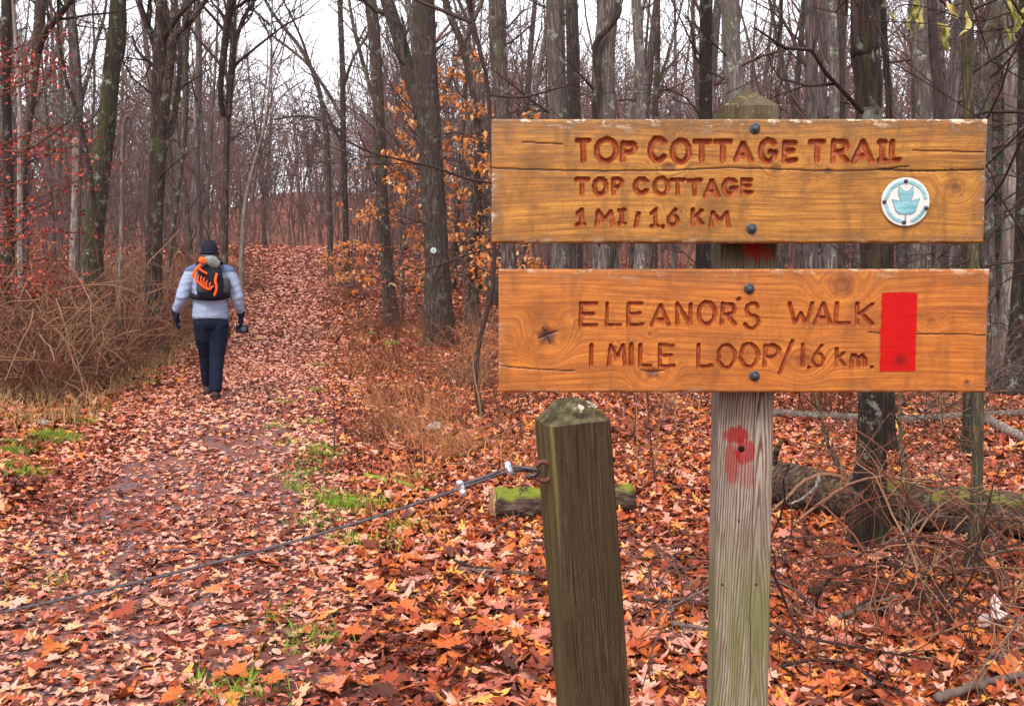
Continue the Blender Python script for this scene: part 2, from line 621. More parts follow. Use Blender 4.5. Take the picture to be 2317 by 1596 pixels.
GL = {
    'T': [[(0, .04), (1, .04)], [(.48, .16), (.48, 1)]],
    'O': [arc(.5, .5, .5, .5, 0, 360, 26)],
    'P': [[(.08, 1), (.08, .02)], [(.08, .03), (.6, .03)] + arc(.6, .28, .38, .25, -80, 80, 8) + [(.5, .55), (.1, .57)]],
    'C': [arc(.55, .5, .52, .5, -38, -318, 20)],
    'A': [[(0, 1), (.48, 0), (1, 1)], [(.22, .72), (.78, .72)]],
    'G': [arc(.52, .5, .5, .5, -42, -350, 22) + [(1, .58), (.62, .56)]],
    'E': [[(.06, 0), (.03, 1)], [(.06, .02), (.95, .02)], [(.06, .48), (.78, .46)], [(.03, .99), (1, .96)]],
    'R': [[(.08, 1), (.08, .02)], [(.08, .03), (.55, .03)] + arc(.58, .27, .36, .24, -80, 80, 8) + [(.45, .52), (.1, .55)], [(.42, .54), (1, 1)]],
    'I': [[(.5, .03), (.5, .97)], [(.05, .03), (.95, .03)], [(.0, .97), (1, .97)]],
    'i': [[(.5, 0), (.5, 1)]],
    'L': [[(.05, 0), (.02, .98), (1, .95)]],
    '1': [[(.08, .22), (.6, .0), (.58, .97)], [(.02, .99), (1, .97)]],
    'M': [[(.03, 1), (.12, .02), (.5, .68), (.88, .02), (1, 1)]],
    '/': [[(1, 0), (0, 1)]],
    '.': [[(.45, .5), (.55, .5)]],
    '6': [[(.72, 0), (.28, .36)] + arc(.5, .70, .46, .30, 200, -170, 20)],
    'K': [[(.06, 0), (.06, 1)], [(.95, .05), (.12, .58)], [(.35, .45), (1, .98)]],
    'k': [[(.06, 0), (.06, 1)], [(.85, .22), (.12, .66)], [(.35, .52), (1, .98)]],
    'N': [[(.03, 1), (.05, 0), (.95, 1), (1, .02)]],
    'S': [arc(.52, .24, .42, .24, -20, -250, 14) + arc(.48, .74, .50, .26, -70, 160, 16)],
    'W': [[(0, 0), (.25, 1), (.5, .45), (.75, 1), (1, 0)]],
    'm': [[(.05, .05), (.05, 1)], [(.05, .35), (.28, .08), (.5, .35), (.5, 1)], [(.5, .35), (.75, .08), (.97, .35), (.97, 1)]],
    "'": [[(.6, 0), (.4, 1)]],
}
# letter, x0, x1, y0, y1 measured on an enlargement of the signs
TOP_L = [('T', 425, 490, 262, 370), ('O', 505, 605, 262, 372), ('P', 612, 685, 277, 370), ('C', 730, 812, 258, 372), ('O', 826, 913, 266, 378),
         ('T', 918, 1000, 268, 370), ('T', 1008, 1085, 268, 370), ('A', 1092, 1175, 277, 368), ('G', 1198, 1278, 264, 375), ('E', 1297, 1362, 275, 372),
         ('T', 1408, 1480, 270, 370), ('R', 1500, 1582, 268, 375), ('A', 1592, 1685, 272, 375), ('I', 1697, 1740, 272, 372), ('L', 1750, 1800, 272, 372)]
TOP_M = [('T', 420, 486, 430, 510), ('O', 497, 562, 430, 512), ('P', 572, 628, 430, 508), ('C', 668, 735, 430, 508), ('O', 752, 822, 427, 510),
         ('T', 825, 890, 432, 508), ('T', 895, 960, 434, 510), ('A', 965, 1035, 437, 520), ('G', 1042, 1110, 432, 512), ('E', 1120, 1172, 434, 505)]
TOP_S = [('1', 425, 470, 562, 640), ('M', 505, 590, 567, 640), ('I', 600, 640, 562, 638), ('/', 672, 698, 575, 645), ('1', 738, 780, 560, 645),
         ('.', 790, 800, 635, 645), ('6', 808, 865, 562, 640), ('K', 912, 965, 562, 640), ('M', 988, 1080, 572, 645)]
LOW_L = [('E', 437, 520, 957, 1065), ('L', 550, 620, 957, 1062), ('E', 640, 715, 957, 1062), ('A', 740, 825, 962, 1062), ('N', 845, 918, 957, 1060),
         ('O', 938, 1020, 952, 1058), ('R', 1033, 1105, 957, 1060), ("'", 1110, 1116, 938, 955), ('S', 1135, 1205, 957, 1075), ('W', 1322, 1430, 957, 1058),
         ('A', 1432, 1508, 957, 1055), ('L', 1517, 1585, 957, 1058), ('K', 1603, 1685, 957, 1060)]
LOW_M = [('i', 488, 494, 1132, 1235), ('M', 558, 640, 1132, 1230), ('i', 657, 663, 1132, 1232), ('L', 690, 745, 1132, 1238), ('E', 770, 845, 1132, 1238),
         ('L', 935, 1005, 1132, 1240), ('O', 1022, 1103, 1132, 1240), ('O', 1117, 1200, 1128, 1238), ('P', 1213, 1290, 1132, 1235), ('/', 1283, 1345, 1115, 1262),
         ('i', 1380, 1386, 1132, 1235), ('.', 1403, 1413, 1228, 1238), ('6', 1422, 1478, 1137, 1235), ('k', 1517, 1565, 1150, 1235), ('m', 1582, 1655, 1172, 1237), ('.', 1670, 1680, 1228, 1238)]


def zD(x, y):
    return 1074.8 + x * .5362, 169.7 + y * .5362


YB = 1.48


def seg_dist(PX_, PZ_, pts):
    best = np.full(PX_.shape, 9.0)
    for (ax, az), (bx, bz) in zip(pts[:-1], pts[1:]):
        dx, dz = bx - ax, bz - az
        L2 = dx * dx + dz * dz + 1e-12
        t = np.clip(((PX_ - ax) * dx + (PZ_ - az) * dz) / L2, 0, 1)
        best = np.minimum(best, np.hypot(PX_ - ax - t * dx, PZ_ - az - t * dz))
    return best


def make_board(root, rootloc, corners, lines, knots, cracks, mat, label, thick=.038, step=.0014):
    (u0, v0), (u1, v1) = corners
    a, c = at(u0, v0, YB), at(u1, v1, YB)
    W, H = c[0] - a[0], a[2] - c[2]
    cen = np.array([(a[0] + c[0]) / 2, YB, (a[2] + c[2]) / 2])
    nx, nz = int(W / step) + 1, int(H / step) + 1
    x = np.linspace(-W / 2, W / 2, nx)
    z = np.linspace(-H / 2, H / 2, nz)
    GX, GZ = np.meshgrid(x, z)

    def loc(zx, zy):
        p = at(*zD(zx, zy), YB) - cen
        return p[0], p[2]
    y = np.zeros_like(GX)
    owner = np.full(GX.shape, -1)
    groove = np.zeros_like(GX)
    k = 0
    for chars, hw in lines:
        for ch, x0, x1, y0, y1 in chars:
            lx0, lz0 = loc(x0, y0)
            lx1, lz1 = loc(x1, y1)
            w = hw * (1 + .08 * RNG.normal())
            pad = w * 1.6
            # inset so that the cut, not its centre line, fills the measured box
            ins = w * .8
            bx0, bx1, bz0, bz1 = lx0 + ins, lx1 - ins, lz0 - ins, lz1 + ins
            if bx1 < bx0:
                bx0 = bx1 = (bx0 + bx1) / 2
            if bz0 < bz1:
                bz0 = bz1 = (bz0 + bz1) / 2
            sl = np.where((x > lx0 - pad) & (x < lx1 + pad))[0]
            sz = np.where((z > lz1 - pad) & (z < lz0 + pad))[0]
            ix = np.ix_(sz, sl)
            best = np.full((len(sz), len(sl)), 9.0)
            for st in GL[ch]:
                jit = [(bx0 + (bx1 - bx0) * px, bz0 + (bz1 - bz0) * pz_) for px, pz_ in st]
                # a hand-held router: slightly uneven strokes
                jit = [(p + RNG.normal() * .0004, q + RNG.normal() * .0004) for p, q in jit]
                best = np.minimum(best, seg_dist(GX[ix], GZ[ix], jit))
            dep = .0062 * np.sqrt(np.clip(1 - (best / w) ** 2, 0, 1)) * (hw / .0036) ** .6
            y[ix] = np.maximum(y[ix], dep)
            g = np.clip((w * 1.08 - best) / (w * .22), 0, 1)
            groove[ix] = np.maximum(groove[ix], g)
            o = owner[ix]
            o[(best < w) & (o < 0)] = k
            owner[ix] = o
            k += 1
    crack = np.zeros_like(GX)
    chips = np.zeros_like(GX)
    for pts, wid in cracks:
        pl = [loc(*p) for p in pts]
        pl = [tuple(q) for q in spline(pl, 60)]
        pl = [(p, q + RNG.normal() * .0003) for p, q in pl]
        d = seg_dist(GX, GZ, pl)
        cc = np.clip(1 - d / wid, 0, 1)
        crack = np.maximum(crack, np.clip(cc * 1.8, 0, 1))
        y = np.maximum(y, .004 * cc)
    gv = GZ + .006 * np.sin(GX * 5 + GZ * 20) + .0025 * np.sin(GX * 13 + 1)
    kn = np.zeros_like(GX)
    for zx, zy, R, asp, dk in knots:
        kx, kz = loc(zx, zy)
        dx, dz = (GX - kx) / asp, GZ - kz
        r = np.hypot(dx, dz)
        ang = np.arctan2(dz, dx)
        w = np.exp(-(r / (R * 1.9)) ** 4)
        # grain parts round the knot, then closes in rings
        gv = gv + np.sign(dz) * .0 - (GZ - kz) * .30 * dk * np.exp(-(np.hypot(dx / 2.6, dz) / (R * 2.0)) ** 2)
        gv = gv * (1 - w) + (kz + r * 1.25) * w
        star = 1 + .30 * np.cos(ang * 5 + 1) * np.minimum(r / R, 1)
        kn = np.maximum(kn, dk * np.clip(1.7 - r * star / (R * .50), 0, 1))
        y = np.maximum(y, dk * .0016 * np.clip(1 - r / (R * .45), 0, 1))
    ex = np.minimum(np.minimum(GX + W / 2, W / 2 - GX) * 1.0, 9)
    et = H / 2 - GZ
    eb = GZ + H / 2
    rim = np.maximum(np.maximum(np.clip(1 - et / .034, 0, 1), np.clip(1 - eb / .014, 0, 1) * .85), np.clip(1 - ex / .020, 0, 1) * .85)
    ed = np.minimum(np.minimum(ex, et), eb)
    er = .0030 * (1 + .3 * np.sin(GX * 90) * np.sin(GX * 37 + GZ * 41))
    y = y + np.clip(er - ed, 0, 1) ** 2 / er * .9
    n = nx * nz
    V = np.stack([GX, y, GZ], -1).reshape(-1, 3)
    idx = np.arange(n).reshape(nz, nx)
    per = np.concatenate([idx[0, :], idx[1:, -1], idx[-1, -2::-1], idx[-2:0:-1, 0]])
    back = V[per].copy()
    back[:, 1] = thick
    quads = np.stack([idx[:-1, :-1], idx[:-1, 1:], idx[1:, 1:], idx[1:, :-1]], -1).reshape(-1, 4)
    ow = np.stack([owner[:-1, :-1], owner[:-1, 1:], owner[1:, 1:], owner[1:, :-1]], -1).reshape(-1, 4)
    fo = ow.max(1)
    at_ = {'gv': gv, 'kn': kn, 'groove': groove, 'crack': crack, 'rim': rim}

    m = len(per)
    pj = np.arange(m)
    side = np.stack([per[pj], per[(pj + 1) % m], n + (pj + 1) % m, n + pj], -1)[:, ::-1]
    VV = np.vstack([V, back, [[0, thick, 0]]])
    cap = np.stack([np.full(m, n + m), n + pj, n + (pj + 1) % m], -1)
    keep = quads[fo < 0]
    me = mesh_from('board', VV, np.vstack([keep, side]), cap)
    for nm, arr_ in at_.items():
        a_ = arr_.ravel()
        set_attr(me, nm, np.concatenate([a_, a_[per], [a_[0]]]))
    bo = link('board', me, mat, root, cen - rootloc, label=label)
    for j in range(k):
        f = quads[fo == j]
        if len(f) == 0:
            continue
        un, inv = np.unique(f, return_inverse=True)
        lm = mesh_from('carved_letter', V[un], inv.reshape(-1, 4))
        for nm, arr_ in at_.items():
            set_attr(lm, nm, arr_.ravel()[un])
        link('carved_letter', lm, mat, bo)
    return bo, cen


post_foot = at(1684, 575, 1.5715)
post_foot[2] = hz(post_foot[0], post_foot[1])
sign = thing('trail_sign', 'weathered wooden trail sign with two orange-brown carved boards on a grey post', 'trail sign', post_foot)

TOP_CRACKS = [([(70, 393), (300, 401), (600, 404), (800, 402), (1100, 392), (1480, 404), (1650, 402), (1830, 385)], .0012),
              ([(1700, 398), (1900, 404), (2150, 399)], .0016), ([(200, 283), (330, 290), (370, 291)], .0010), ([(1850, 318), (2000, 322), (2150, 326)], .0010)]
top_board, top_c = make_board(sign, post_foot, ((1112, 269), (2226, 549)), [(TOP_L, .0042), (TOP_M, .0034), (TOP_S, .0031)],
                              [(2030, 478, .016, 1.0, .55), (815, 385, .009, 1.6, .7), (1270, 392, .008, 1.2, .7), (1490, 402, .007, 1.3, .8), (870, 575, .012, 1.2, .25), (1560, 300, .012, .7, .4), (840, 250, .010, .7, .35)],
                              TOP_CRACKS, MAT['board_top'], 'upper carved board reading Top Cottage Trail')
low_board, low_c = make_board(sign, post_foot, ((1128, 608), (2230, 887)), [(LOW_L, .0030), (LOW_M, .0030)],
                              [(302, 1097, .020, 1.0, 1.0), (750, 1252, .015, 1.2, .8), (1385, 1200, .016, 1.2, .55), (1925, 1036, .009, 1.2, .45), (1545, 880, .022, 1.1, .55), (2075, 1296, .006, 1.0, .8), (592, 1150, .005, 1.0, .6), (738, 1090, .005, 1, .4)],
                              [([(1660, 1085), (1800, 1092), (2000, 1092), (2155, 1097)], .0010), ([(268, 1110), (300, 1098), (345, 1080)], .0010), ([(285, 1065), (300, 1098), (318, 1135)], .0010), ([(700, 1240), (745, 1252), (800, 1245)], .0009), ([(100, 1225), (250, 1240), (420, 1248)], .0009)],
                              MAT['board_low'], "lower carved board reading Eleanor's Walk")

# bolts
MAT['bolt'] = plain('bolt_steel', (.045, .05, .06), .45, .4, 60, .7, .001)
for bd, cen, lst in ((top_board, top_c, [(1708, 291), (1700, 517)]), (low_board, low_c, [(1695, 653), (1707, 850)])):
    for (u, v) in lst:
        p = at(u, v, YB) - cen
        mb = MB()
        mb.tube([(0, .004, 0), (0, -.0015, 0), (0, -.0022, 0)], [.0078, .0078, .0068], 20)
        mb.tube([(0, -.001, 0), (0, -.0058, 0), (0, -.0066, 0)], [.0046, .0046, .0036], 6)
        mb.build('bolt', MAT['bolt'], bd, (p[0], 0, p[2]), smooth=False)

# painted red blaze on the lower board
def red_paint():
    m, nt, b = nmat('red_blaze_paint', .7, .12)
    n = noise(nt, coords(nt, (14, 14, 300)), 1.0, 4)
    c = ramp(nt, n, [(.3, (.27, .002, .002)), (.7, (.40, .004, .003))])
    w = nd(nt, 'VectorMath', {0: coords(nt), 1: (.004, 0, -.042)}, operation='DISTANCE').outputs['Value']
    c = mixc(nt, ramp(nt, w, [(.002, .85), (.013, 0.0)]), c, (.10, .004, .003))
    setc(nt, b, c)
    bump(nt, b, n, .3, .0008)
    return m


MAT['red_blaze'] = red_paint()
a, c = at(1995, 661, YB) - low_c, at(2070, 839, YB) - low_c
nxr, nzr = 12, 28
gx, gz = np.meshgrid(np.linspace(a[0], c[0], nxr), np.linspace(c[2], a[2], nzr))
jit = RNG.normal(size=gx.shape) * .00045
gx[:, 0] += jit[:, 0]
gx[:, -1] += jit[:, -1]
gz[0] += jit[0]
gz[-1] += jit[-1]
cx0, cz0 = (a[0] + c[0]) / 2, (a[2] + c[2]) / 2
Vr = np.stack([gx - cx0, np.full_like(gx, -.0009), gz - cz0], -1).reshape(-1, 3)
idx = np.arange(nxr * nzr).reshape(nzr, nxr)
link('red_blaze', mesh_from('red_blaze', Vr, np.stack([idx[:-1, :-1], idx[:-1, 1:], idx[1:, 1:], idx[1:, :-1]], -1).reshape(-1, 4)), MAT['red_blaze'], low_board, (cx0, 0, cz0), label='red painted trail blaze rectangle')

# round trail marker
def disc_paint(name, lo, hi):
    m, nt, b = nmat(name, .35, .5)
    n = noise(nt, coords(nt, (25, 25, 130)), 1.0, 5, .7)
    setc(nt, b, ramp(nt, n, [(.3, lo), (.5, tuple((p + q) / 2 for p, q in zip(lo, hi))), (.72, hi)]))
    return m


MAT['disc_white'] = disc_paint('marker_white', (.40, .38, .355), (.52, .50, .47))
MAT['disc_teal'] = disc_paint('marker_teal', (.035, .16, .175), (.22, .42, .46))
MAT['disc_line'] = plain('marker_line', (.04, .17, .18), .5)
MAT['nail'] = plain('nail_head', (.045, .03, .06), .4, .4, 50, .6)


def prism(mb, pts, y0, y1):
    pts = np.asarray(pts)
    n = len(pts)
    V = np.vstack([np.stack([pts[:, 0], np.full(n, y0), pts[:, 1]], -1), np.stack([pts[:, 0], np.full(n, y1), pts[:, 1]], -1)])
    from mathutils.geometry import tessellate_polygon
    tr = np.array(tessellate_polygon([[Vector((p[0], p[1], 0)) for p in pts]]))
    j = np.arange(n)
    mb.add(V, np.stack([j, (j + 1) % n, n + (j + 1) % n, n + j], -1), np.vstack([tr, tr[:, ::-1] + n]))


def annulus(mb, r0, r1, y0, y1, a0=0, a1=360, n=64):
    t = np.radians(np.linspace(a0, a1, n))
    o = np.stack([np.cos(t), np.sin(t)], -1)
    V = np.vstack([np.stack([o[:, 0] * r, np.full(n, yy), o[:, 1] * r], -1) for r, yy in ((r0, y0), (r1, y0), (r1, y1), (r0, y1))])
    j = np.arange(n - 1)
    q = []
    for s, e in ((0, 1), (1, 2), (2, 3), (3, 0)):
        q.append(np.stack([s * n + j, s * n + j + 1, e * n + j + 1, e * n + j], -1))
    mb.add(V, np.vstack(q))


LEAF_EMBLEM = [(-.015, -.72), (.02, -.72), (.02, -.50), (.26, -.48), (.40, -.38), (.45, -.16), (.56, .16), (.36, .08), (.14, -.02), (.24, .16), (.29, .36), (.27, .66), (.16, .50), (.0, .40), (-.16, .50), (-.30, .66),
               (-.33, .46), (-.30, .26), (-.19, .0), (-.36, .06), (-.58, .10), (-.48, -.16), (-.42, -.35), (-.28, -.48), (-.015, -.50)]


def marker(parent, loc, R, rotz=0.0, full=True, name='marker_disc', lab=None):
    mb = MB()
    mb.tube([(0, .0, 0), (0, -.0022 * R / .036, 0), (0, -.0030 * R / .036, 0)], [R, R, R * .975], 48, dome=0.0)
    d = mb.build(name, MAT['disc_white'], parent, loc, (0, 0, rotz), smooth=False, label=lab)
    t = -.0036 * R / .036
    mb = MB()
    for a0, a1 in ((8, 82), (98, 172), (188, 262), (286, 350)):
        annulus(mb, R * .76, R * .88, t - .0005, t + .0004, a0, a1, 20)
    mb.build('marker_ring', MAT['disc_teal'], d, kind='stuff', smooth=False)
    mb = MB()
    prism(mb, np.array(LEAF_EMBLEM) * R * 1.0, t - .0006, t + .0004)
    mb.build('leaf_emblem', MAT['disc_teal'], d, smooth=False)
    if full:
        mb = MB()
        P_ = np.array(LEAF_EMBLEM + LEAF_EMBLEM[:1]) * R
        mb.tube(np.stack([P_[:, 0], np.full(len(P_), t - .0004), P_[:, 1]], -1), R * .012, 4)
        mb.build('emblem_outline', MAT['disc_line'], d)
        for ax, az in ((-.03, .84), (-.90, .0), (.84, -.26), (-.06, -.84)):
            mb = MB()
            mb.tube([(0, t, 0), (0, t - .0018, 0), (0, t - .0026, 0)], [.0030, .0030, .0018], 12)
            mb.build('nail', MAT['nail'], d, (ax * R, 0, az * R))
    return d


mc = at(2047, 457, YB) - post_foot
marker(sign, (mc[0], mc[1] - .0012, mc[2]), 54 / FPX * 1.48, lab='round white trail marker with teal leaf')


# sign post
def sawn_post(name, mode):
    m, nt, b = nmat(name, .85, .08)
    sep = nd(nt, 'SeparateXYZ', {'Vector': coords(nt)})
    x, y, z = sep.outputs
    wob = noise(nt, coords(nt, (8, 8, 1.6)), 2.0, 3)
    xs_ = mth(nt, 'ADD', x, mth(nt, 'MULTIPLY', wob, .014))
    s = mth(nt, 'SQRT', mth(nt, 'ADD', mth(nt, 'POWER', mth(nt, 'ADD', xs_, -.030), 2.0), .00003))
    val = mth(nt, 'ADD', mth(nt, 'MULTIPLY', s, 235.0), mth(nt, 'MULTIPLY', z, 11.0))
    val = mth(nt, 'ADD', val, mth(nt, 'MULTIPLY', y, 160.0))
    val = mth(nt, 'ADD', val, mth(nt, 'MULTIPLY', noise(nt, coords(nt, (45, 45, 3.0)), 1.0, 4, .65), 2.6))
    w = mth(nt, 'MULTIPLY_ADD', mth(nt, 'SINE', mth(nt, 'MULTIPLY', val, 6.283)), .5, .5)
    fine = noise(nt, coords(nt, (420, 420, 6)), 1.0, 4, .65)
    mid = noise(nt, coords(nt, (60, 60, 2.2)), 1.0, 4, .6)
    if mode == 'grey':
        c = ramp(nt, w, [(.08, (.070, .028, .018)), (.34, (.15, .105, .084)), (.66, (.27, .235, .205))])
        c = mixc(nt, ramp(nt, fine, [(.42, .0), (.72, .6)]), c, (.13, .075, .05))
        c = mixc(nt, ramp(nt, mid, [(.42, .0), (.7, .55)]), c, (.27, .21, .16))
        # green algae growing up from the foot
        al = mth(nt, 'MULTIPLY', smooth_band(nt, z, 1.12, .92), ramp(nt, noise(nt, coords(nt, (24, 24, 3.5)), 1.0, 4), [(.34, 0.0), (.58, .85)]))
        c = mixc(nt, al, c, (.10, .098, .032))
        upper_dark = mth(nt, 'MULTIPLY', smooth_band(nt, z, 1.43, 1.50), ramp(nt, noise(nt, coords(nt, (60, 60, 12)), 1.0, 5), [(.35, .8), (.6, 1.0)]))
        c = mixc(nt, upper_dark, c, (.045, .032, .012))  # post turns blackish brown from the gap between the boards upward
        ch = mth(nt, 'MULTIPLY', smooth_band(nt, z, 1.64, 1.69), ramp(nt, noise(nt, coords(nt, (70, 70, 70)), 1.0, 5, .7), [(.58, 0.0), (.62, .8)]))
        c = mixc(nt, ch, c, (.20, .17, .05))
        ckx = mth(nt, 'ADD', mth(nt, 'ADD', x, -.013), mth(nt, 'MULTIPLY', mth(nt, 'ADD', noise(nt, coords(nt, (0, 0, 9)), 1.0, 3), -.5), .012))
        ckm = mth(nt, 'MULTIPLY', mth(nt, 'LESS_THAN', mth(nt, 'ABSOLUTE', ckx), .0007), mth(nt, 'LESS_THAN', z, 1.30))
        c = mixc(nt, mth(nt, 'MULTIPLY', ckm, .9), c, (.02, .014, .010))
        blot = noise(nt, coords(nt, (20, 20, 5), loc=(2, 1, 0)), 1.0, 5, .7)
        c = mixc(nt, ramp(nt, blot, [(.48, .0), (.66, .7)]), c, (.10, .072, .05))
        # old red paint smears
        for (cx_, cz_, rx_, rz_, k_) in PAINT:
            dx = mth(nt, 'DIVIDE', mth(nt, 'ADD', x, -cx_), rx_)
            dz = mth(nt, 'DIVIDE', mth(nt, 'ADD', z, -cz_), rz_)
            dd = mth(nt, 'SQRT', mth(nt, 'ADD', mth(nt, 'MULTIPLY', dx, dx), mth(nt, 'MULTIPLY', dz, dz)))
            dd = mth(nt, 'ADD', dd, mth(nt, 'MULTIPLY', mth(nt, 'ADD', noise(nt, coords(nt, (150, 150, 40)), 1.0, 4, .7), -.5), 1.6))
            front = mth(nt, 'LESS_THAN', y, -.02)
            c = mixc(nt, mth(nt, 'MULTIPLY', ramp(nt, dd, [(.75, k_), (1.05, 0.0)]), front), c, (.20, .007, .009))
    else:
        c = ramp(nt, fine, [(.34, (.011, .0065, .004)), (.5, (.038, .024, .0135)), (.66, (.085, .057, .034))])
        c = mixc(nt, ramp(nt, mid, [(.40, .0), (.68, .8)]), c, (.045, .029, .013))
        gl = noise(nt, coords(nt, (30, 30, 1.2)), 1.0, 4, .6)
        edge = smooth_band(nt, mth(nt, 'MAXIMUM', mth(nt, 'ABSOLUTE', x), mth(nt, 'ABSOLUTE', y)), .062, .070)
        edge2 = mth(nt, 'MULTIPLY', smooth_band(nt, mth(nt, 'ABSOLUTE', x), .060, .0725), smooth_band(nt, mth(nt, 'ABSOLUTE', y), .060, .0725))
        c = mixc(nt, mth(nt, 'MULTIPLY', edge2, ramp(nt, gl, [(.48, .0), (.66, .85)])), c, (.17, .13, .045))
        left = mth(nt, 'LESS_THAN', x, -.0715)
        c = mixc(nt, mth(nt, 'MULTIPLY', left, ramp(nt, gl, [(.42, .05), (.6, .5)])), c, (.10, .078, .026))
        speck = noise(nt, coords(nt, (160, 160, 60)), 1.0, 3, .7)
        c = mixc(nt, ramp(nt, speck, [(.66, .0), (.70, .35)]), c, (.20, .15, .05))
        capm = smooth_band(nt, z, CAPZ - .004, CAPZ + .004)
        cw = noise(nt, coords(nt, (30, 30, 30)), 1.4, 5, .7)
        c = mixc(nt, capm, c, ramp(nt, cw, [(.35, (.022, .017, .009)), (.5, (.055, .043, .022)), (.66, (.12, .10, .055))]))
    setc(nt, b, c)
    bump(nt, b, mth(nt, 'ADD', mth(nt, 'MULTIPLY', w, .5 if mode == 'grey' else .0), mth(nt, 'ADD', fine, mid)), .6, .0022)
    return m


PW = .0425
POST_ROT = math.radians(-4.0)


def post_local(u, v):
    p = at(u, v, 1.527) - post_foot
    return p[0], p[2]


PAINT = []
for (u, v, ru, rv, k_) in ((1672, 985, 30, 24, .85), (1690, 1020, 26, 34, .8), (1662, 1045, 20, 52, .6), (1694, 1075, 22, 36, .35), (1712, 562, 28, 30, .8), (1740, 575, 10, 22, .6)):
    x_, z_ = post_local(u, v)
    PAINT.append((x_, z_, ru / FPX * 1.52, rv / FPX * 1.52, k_))
gpost_y = 2.36
g0 = at(1290, 942, gpost_y)
lean = math.radians(4.6)
gz0 = float(hz(g0[0], gpost_y))
cap_h = g0[2] - gz0
foot = np.array([g0[0] + math.tan(lean) * cap_h, gpost_y, gz0])
CAPZ = cap_h
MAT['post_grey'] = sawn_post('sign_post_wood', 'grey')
MAT['post_dark'] = sawn_post('gate_post_wood', 'dark')


def square_post(half, ch, z0, zc, apex, rough=.0, nzs=40, tip=None):
    """chamfered square post with a four-sided cap"""
    h, c_ = half, half - ch
    ring = []
    for (sx, sy) in ((-1, -1), (1, -1), (1, 1), (-1, 1)):
        a_, b_ = (sx * h, sy * c_), (sx * c_, sy * h)
        ring += [a_, b_] if sx * sy > 0 else [b_, a_]
    ring = np.array(ring)
    # edges subdivided so that faces can carry unevenness
    sub = []
    for i in range(8):
        p, q = ring[i], ring[(i + 1) % 8]
        k_ = 6 if np.linalg.norm(q - p) > half else 1
        for j in range(k_):
            sub.append(p + (q - p) * j / k_)
    sub = np.array(sub)
    n = len(sub)
    rows, zs = [], list(np.linspace(z0, zc, nzs))
    for zz in zs:
        rows.append(np.column_stack([sub, np.full(n, zz)]))
    for t in np.linspace(.0, 1, 9)[1:]:
        s = 1 - t
        if s < .04:
            s = .04
        rows.append(np.column_stack([sub * s, np.full(n, zc + (apex - zc) * t)]))
    k_ = len(rows)
    V = np.vstack(rows)
    if rough:
        V = V + RNG.normal(size=V.shape) * rough * np.array([1, 1, .3])
    if tip is not None:
        V = tip(V)
    i = np.arange(k_ - 1)[:, None] * n
    j = np.arange(n)[None, :]
    q = np.stack([i + j, i + (j + 1) % n, i + n + (j + 1) % n, i + n + j], -1).reshape(-1, 4)
    V = np.vstack([V, [[0, 0, V[-n:, 2].mean()]]])
    jj = np.arange(n)
    t = np.stack([(k_ - 1) * n + jj, (k_ - 1) * n + (jj + 1) % n, np.full(n, len(V) - 1)], -1)
    return V, q, t


zcap = at(1694, 249, 1.5715)[2] - post_foot[2]
zapx = at(1692, 199, 1.5715)[2] - post_foot[2]
V, q, t = square_post(PW, .0022, -.4, zcap, zapx, .0003)
pm = mesh_from('post', V, q, t, False)
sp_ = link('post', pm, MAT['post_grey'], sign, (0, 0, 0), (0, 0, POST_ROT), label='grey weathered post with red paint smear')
MAT['hole'] = plain('dark_hole', (.006, .004, .004), .9)
for (u, v, r) in ((1683, 1016, .0052), (1677, 1178, .0018), (1640, 1324, .0018), (1716, 1322, .0018)):
    x_, z_ = post_local(u, v)
    mb = MB()
    mb.tube([(0, .004, 0), (0, .0004, 0)], [r, r], 14)
    mb.build('drilled_hole', MAT['hole'], sp_, (x_, -PW - .0006, z_))

# ================================================================== THE GATE POST AND ITS CABLE
gate_post = thing('gate_post', 'dark mossy square wooden post with pyramid top, leaning slightly, cable eye bolt through it', 'post', foot)
gate_post.rotation_euler = (0, -lean, math.radians(13))


def chew(V):
    V = V.copy()
    m = V[:, 2] > cap_h + .012
    nv = V[m]
    d = np.sin(nv[:, 0] * 160 + nv[:, 2] * 90) * np.sin(nv[:, 1] * 140) * .0035 + RNG.normal(size=len(nv)) * .0016
    nv[:, 2] += d
    sel = nv[:, 2] > cap_h + .045
    nv[sel, 2] = cap_h + .045 + (nv[sel, 2] - cap_h - .045) * .25 + RNG.normal(size=sel.sum()) * .003
    V[m] = nv
    return V


V, q, t = square_post(.0735, .006, -.4, cap_h, cap_h + .072, .0004, 44, chew)
gp_body = link('post_body', mesh_from('post_body', V, q, t, False), MAT['post_dark'], gate_post)


def raw_wood():
    m, nt, b = nmat('chewed_wood', .8, .2)
    w = nd(nt, 'TexWave', {'Vector': coords(nt, (1, 1, 1)), 'Scale': 60.0, 'Distortion': 6.0, 'Detail': 3.0}, wave_type='RINGS')
    setc(nt, b, ramp(nt, w.outputs[0], [(.1, (.10, .065, .035)), (.5, (.22, .165, .115)), (.9, (.36, .30, .25))]))
    bump(nt, b, w.outputs[0], .6, .002)
    return m


MAT['raw_wood'] = raw_wood()
bm = bmesh.new()
bmesh.ops.create_icosphere(bm, subdivisions=4, radius=1)
for v in bm.verts:
    f = 1 + .16 * math.sin(v.co.x * 7 + v.co.y * 5) * math.sin(v.co.z * 9 + 1)
    v.co = Vector((v.co.x * .034 * f, v.co.y * .022 * f, v.co.z * .013 * f))
me = bpy.data.meshes.new('chewed_patch')
bm.to_mesh(me)
bm.free()
for p in me.polygons:
    p.use_smooth = True
link('chewed_patch', me, MAT['raw_wood'], gate_post, (.018, -.030, cap_h + .026), (math.radians(46), 0, 0))

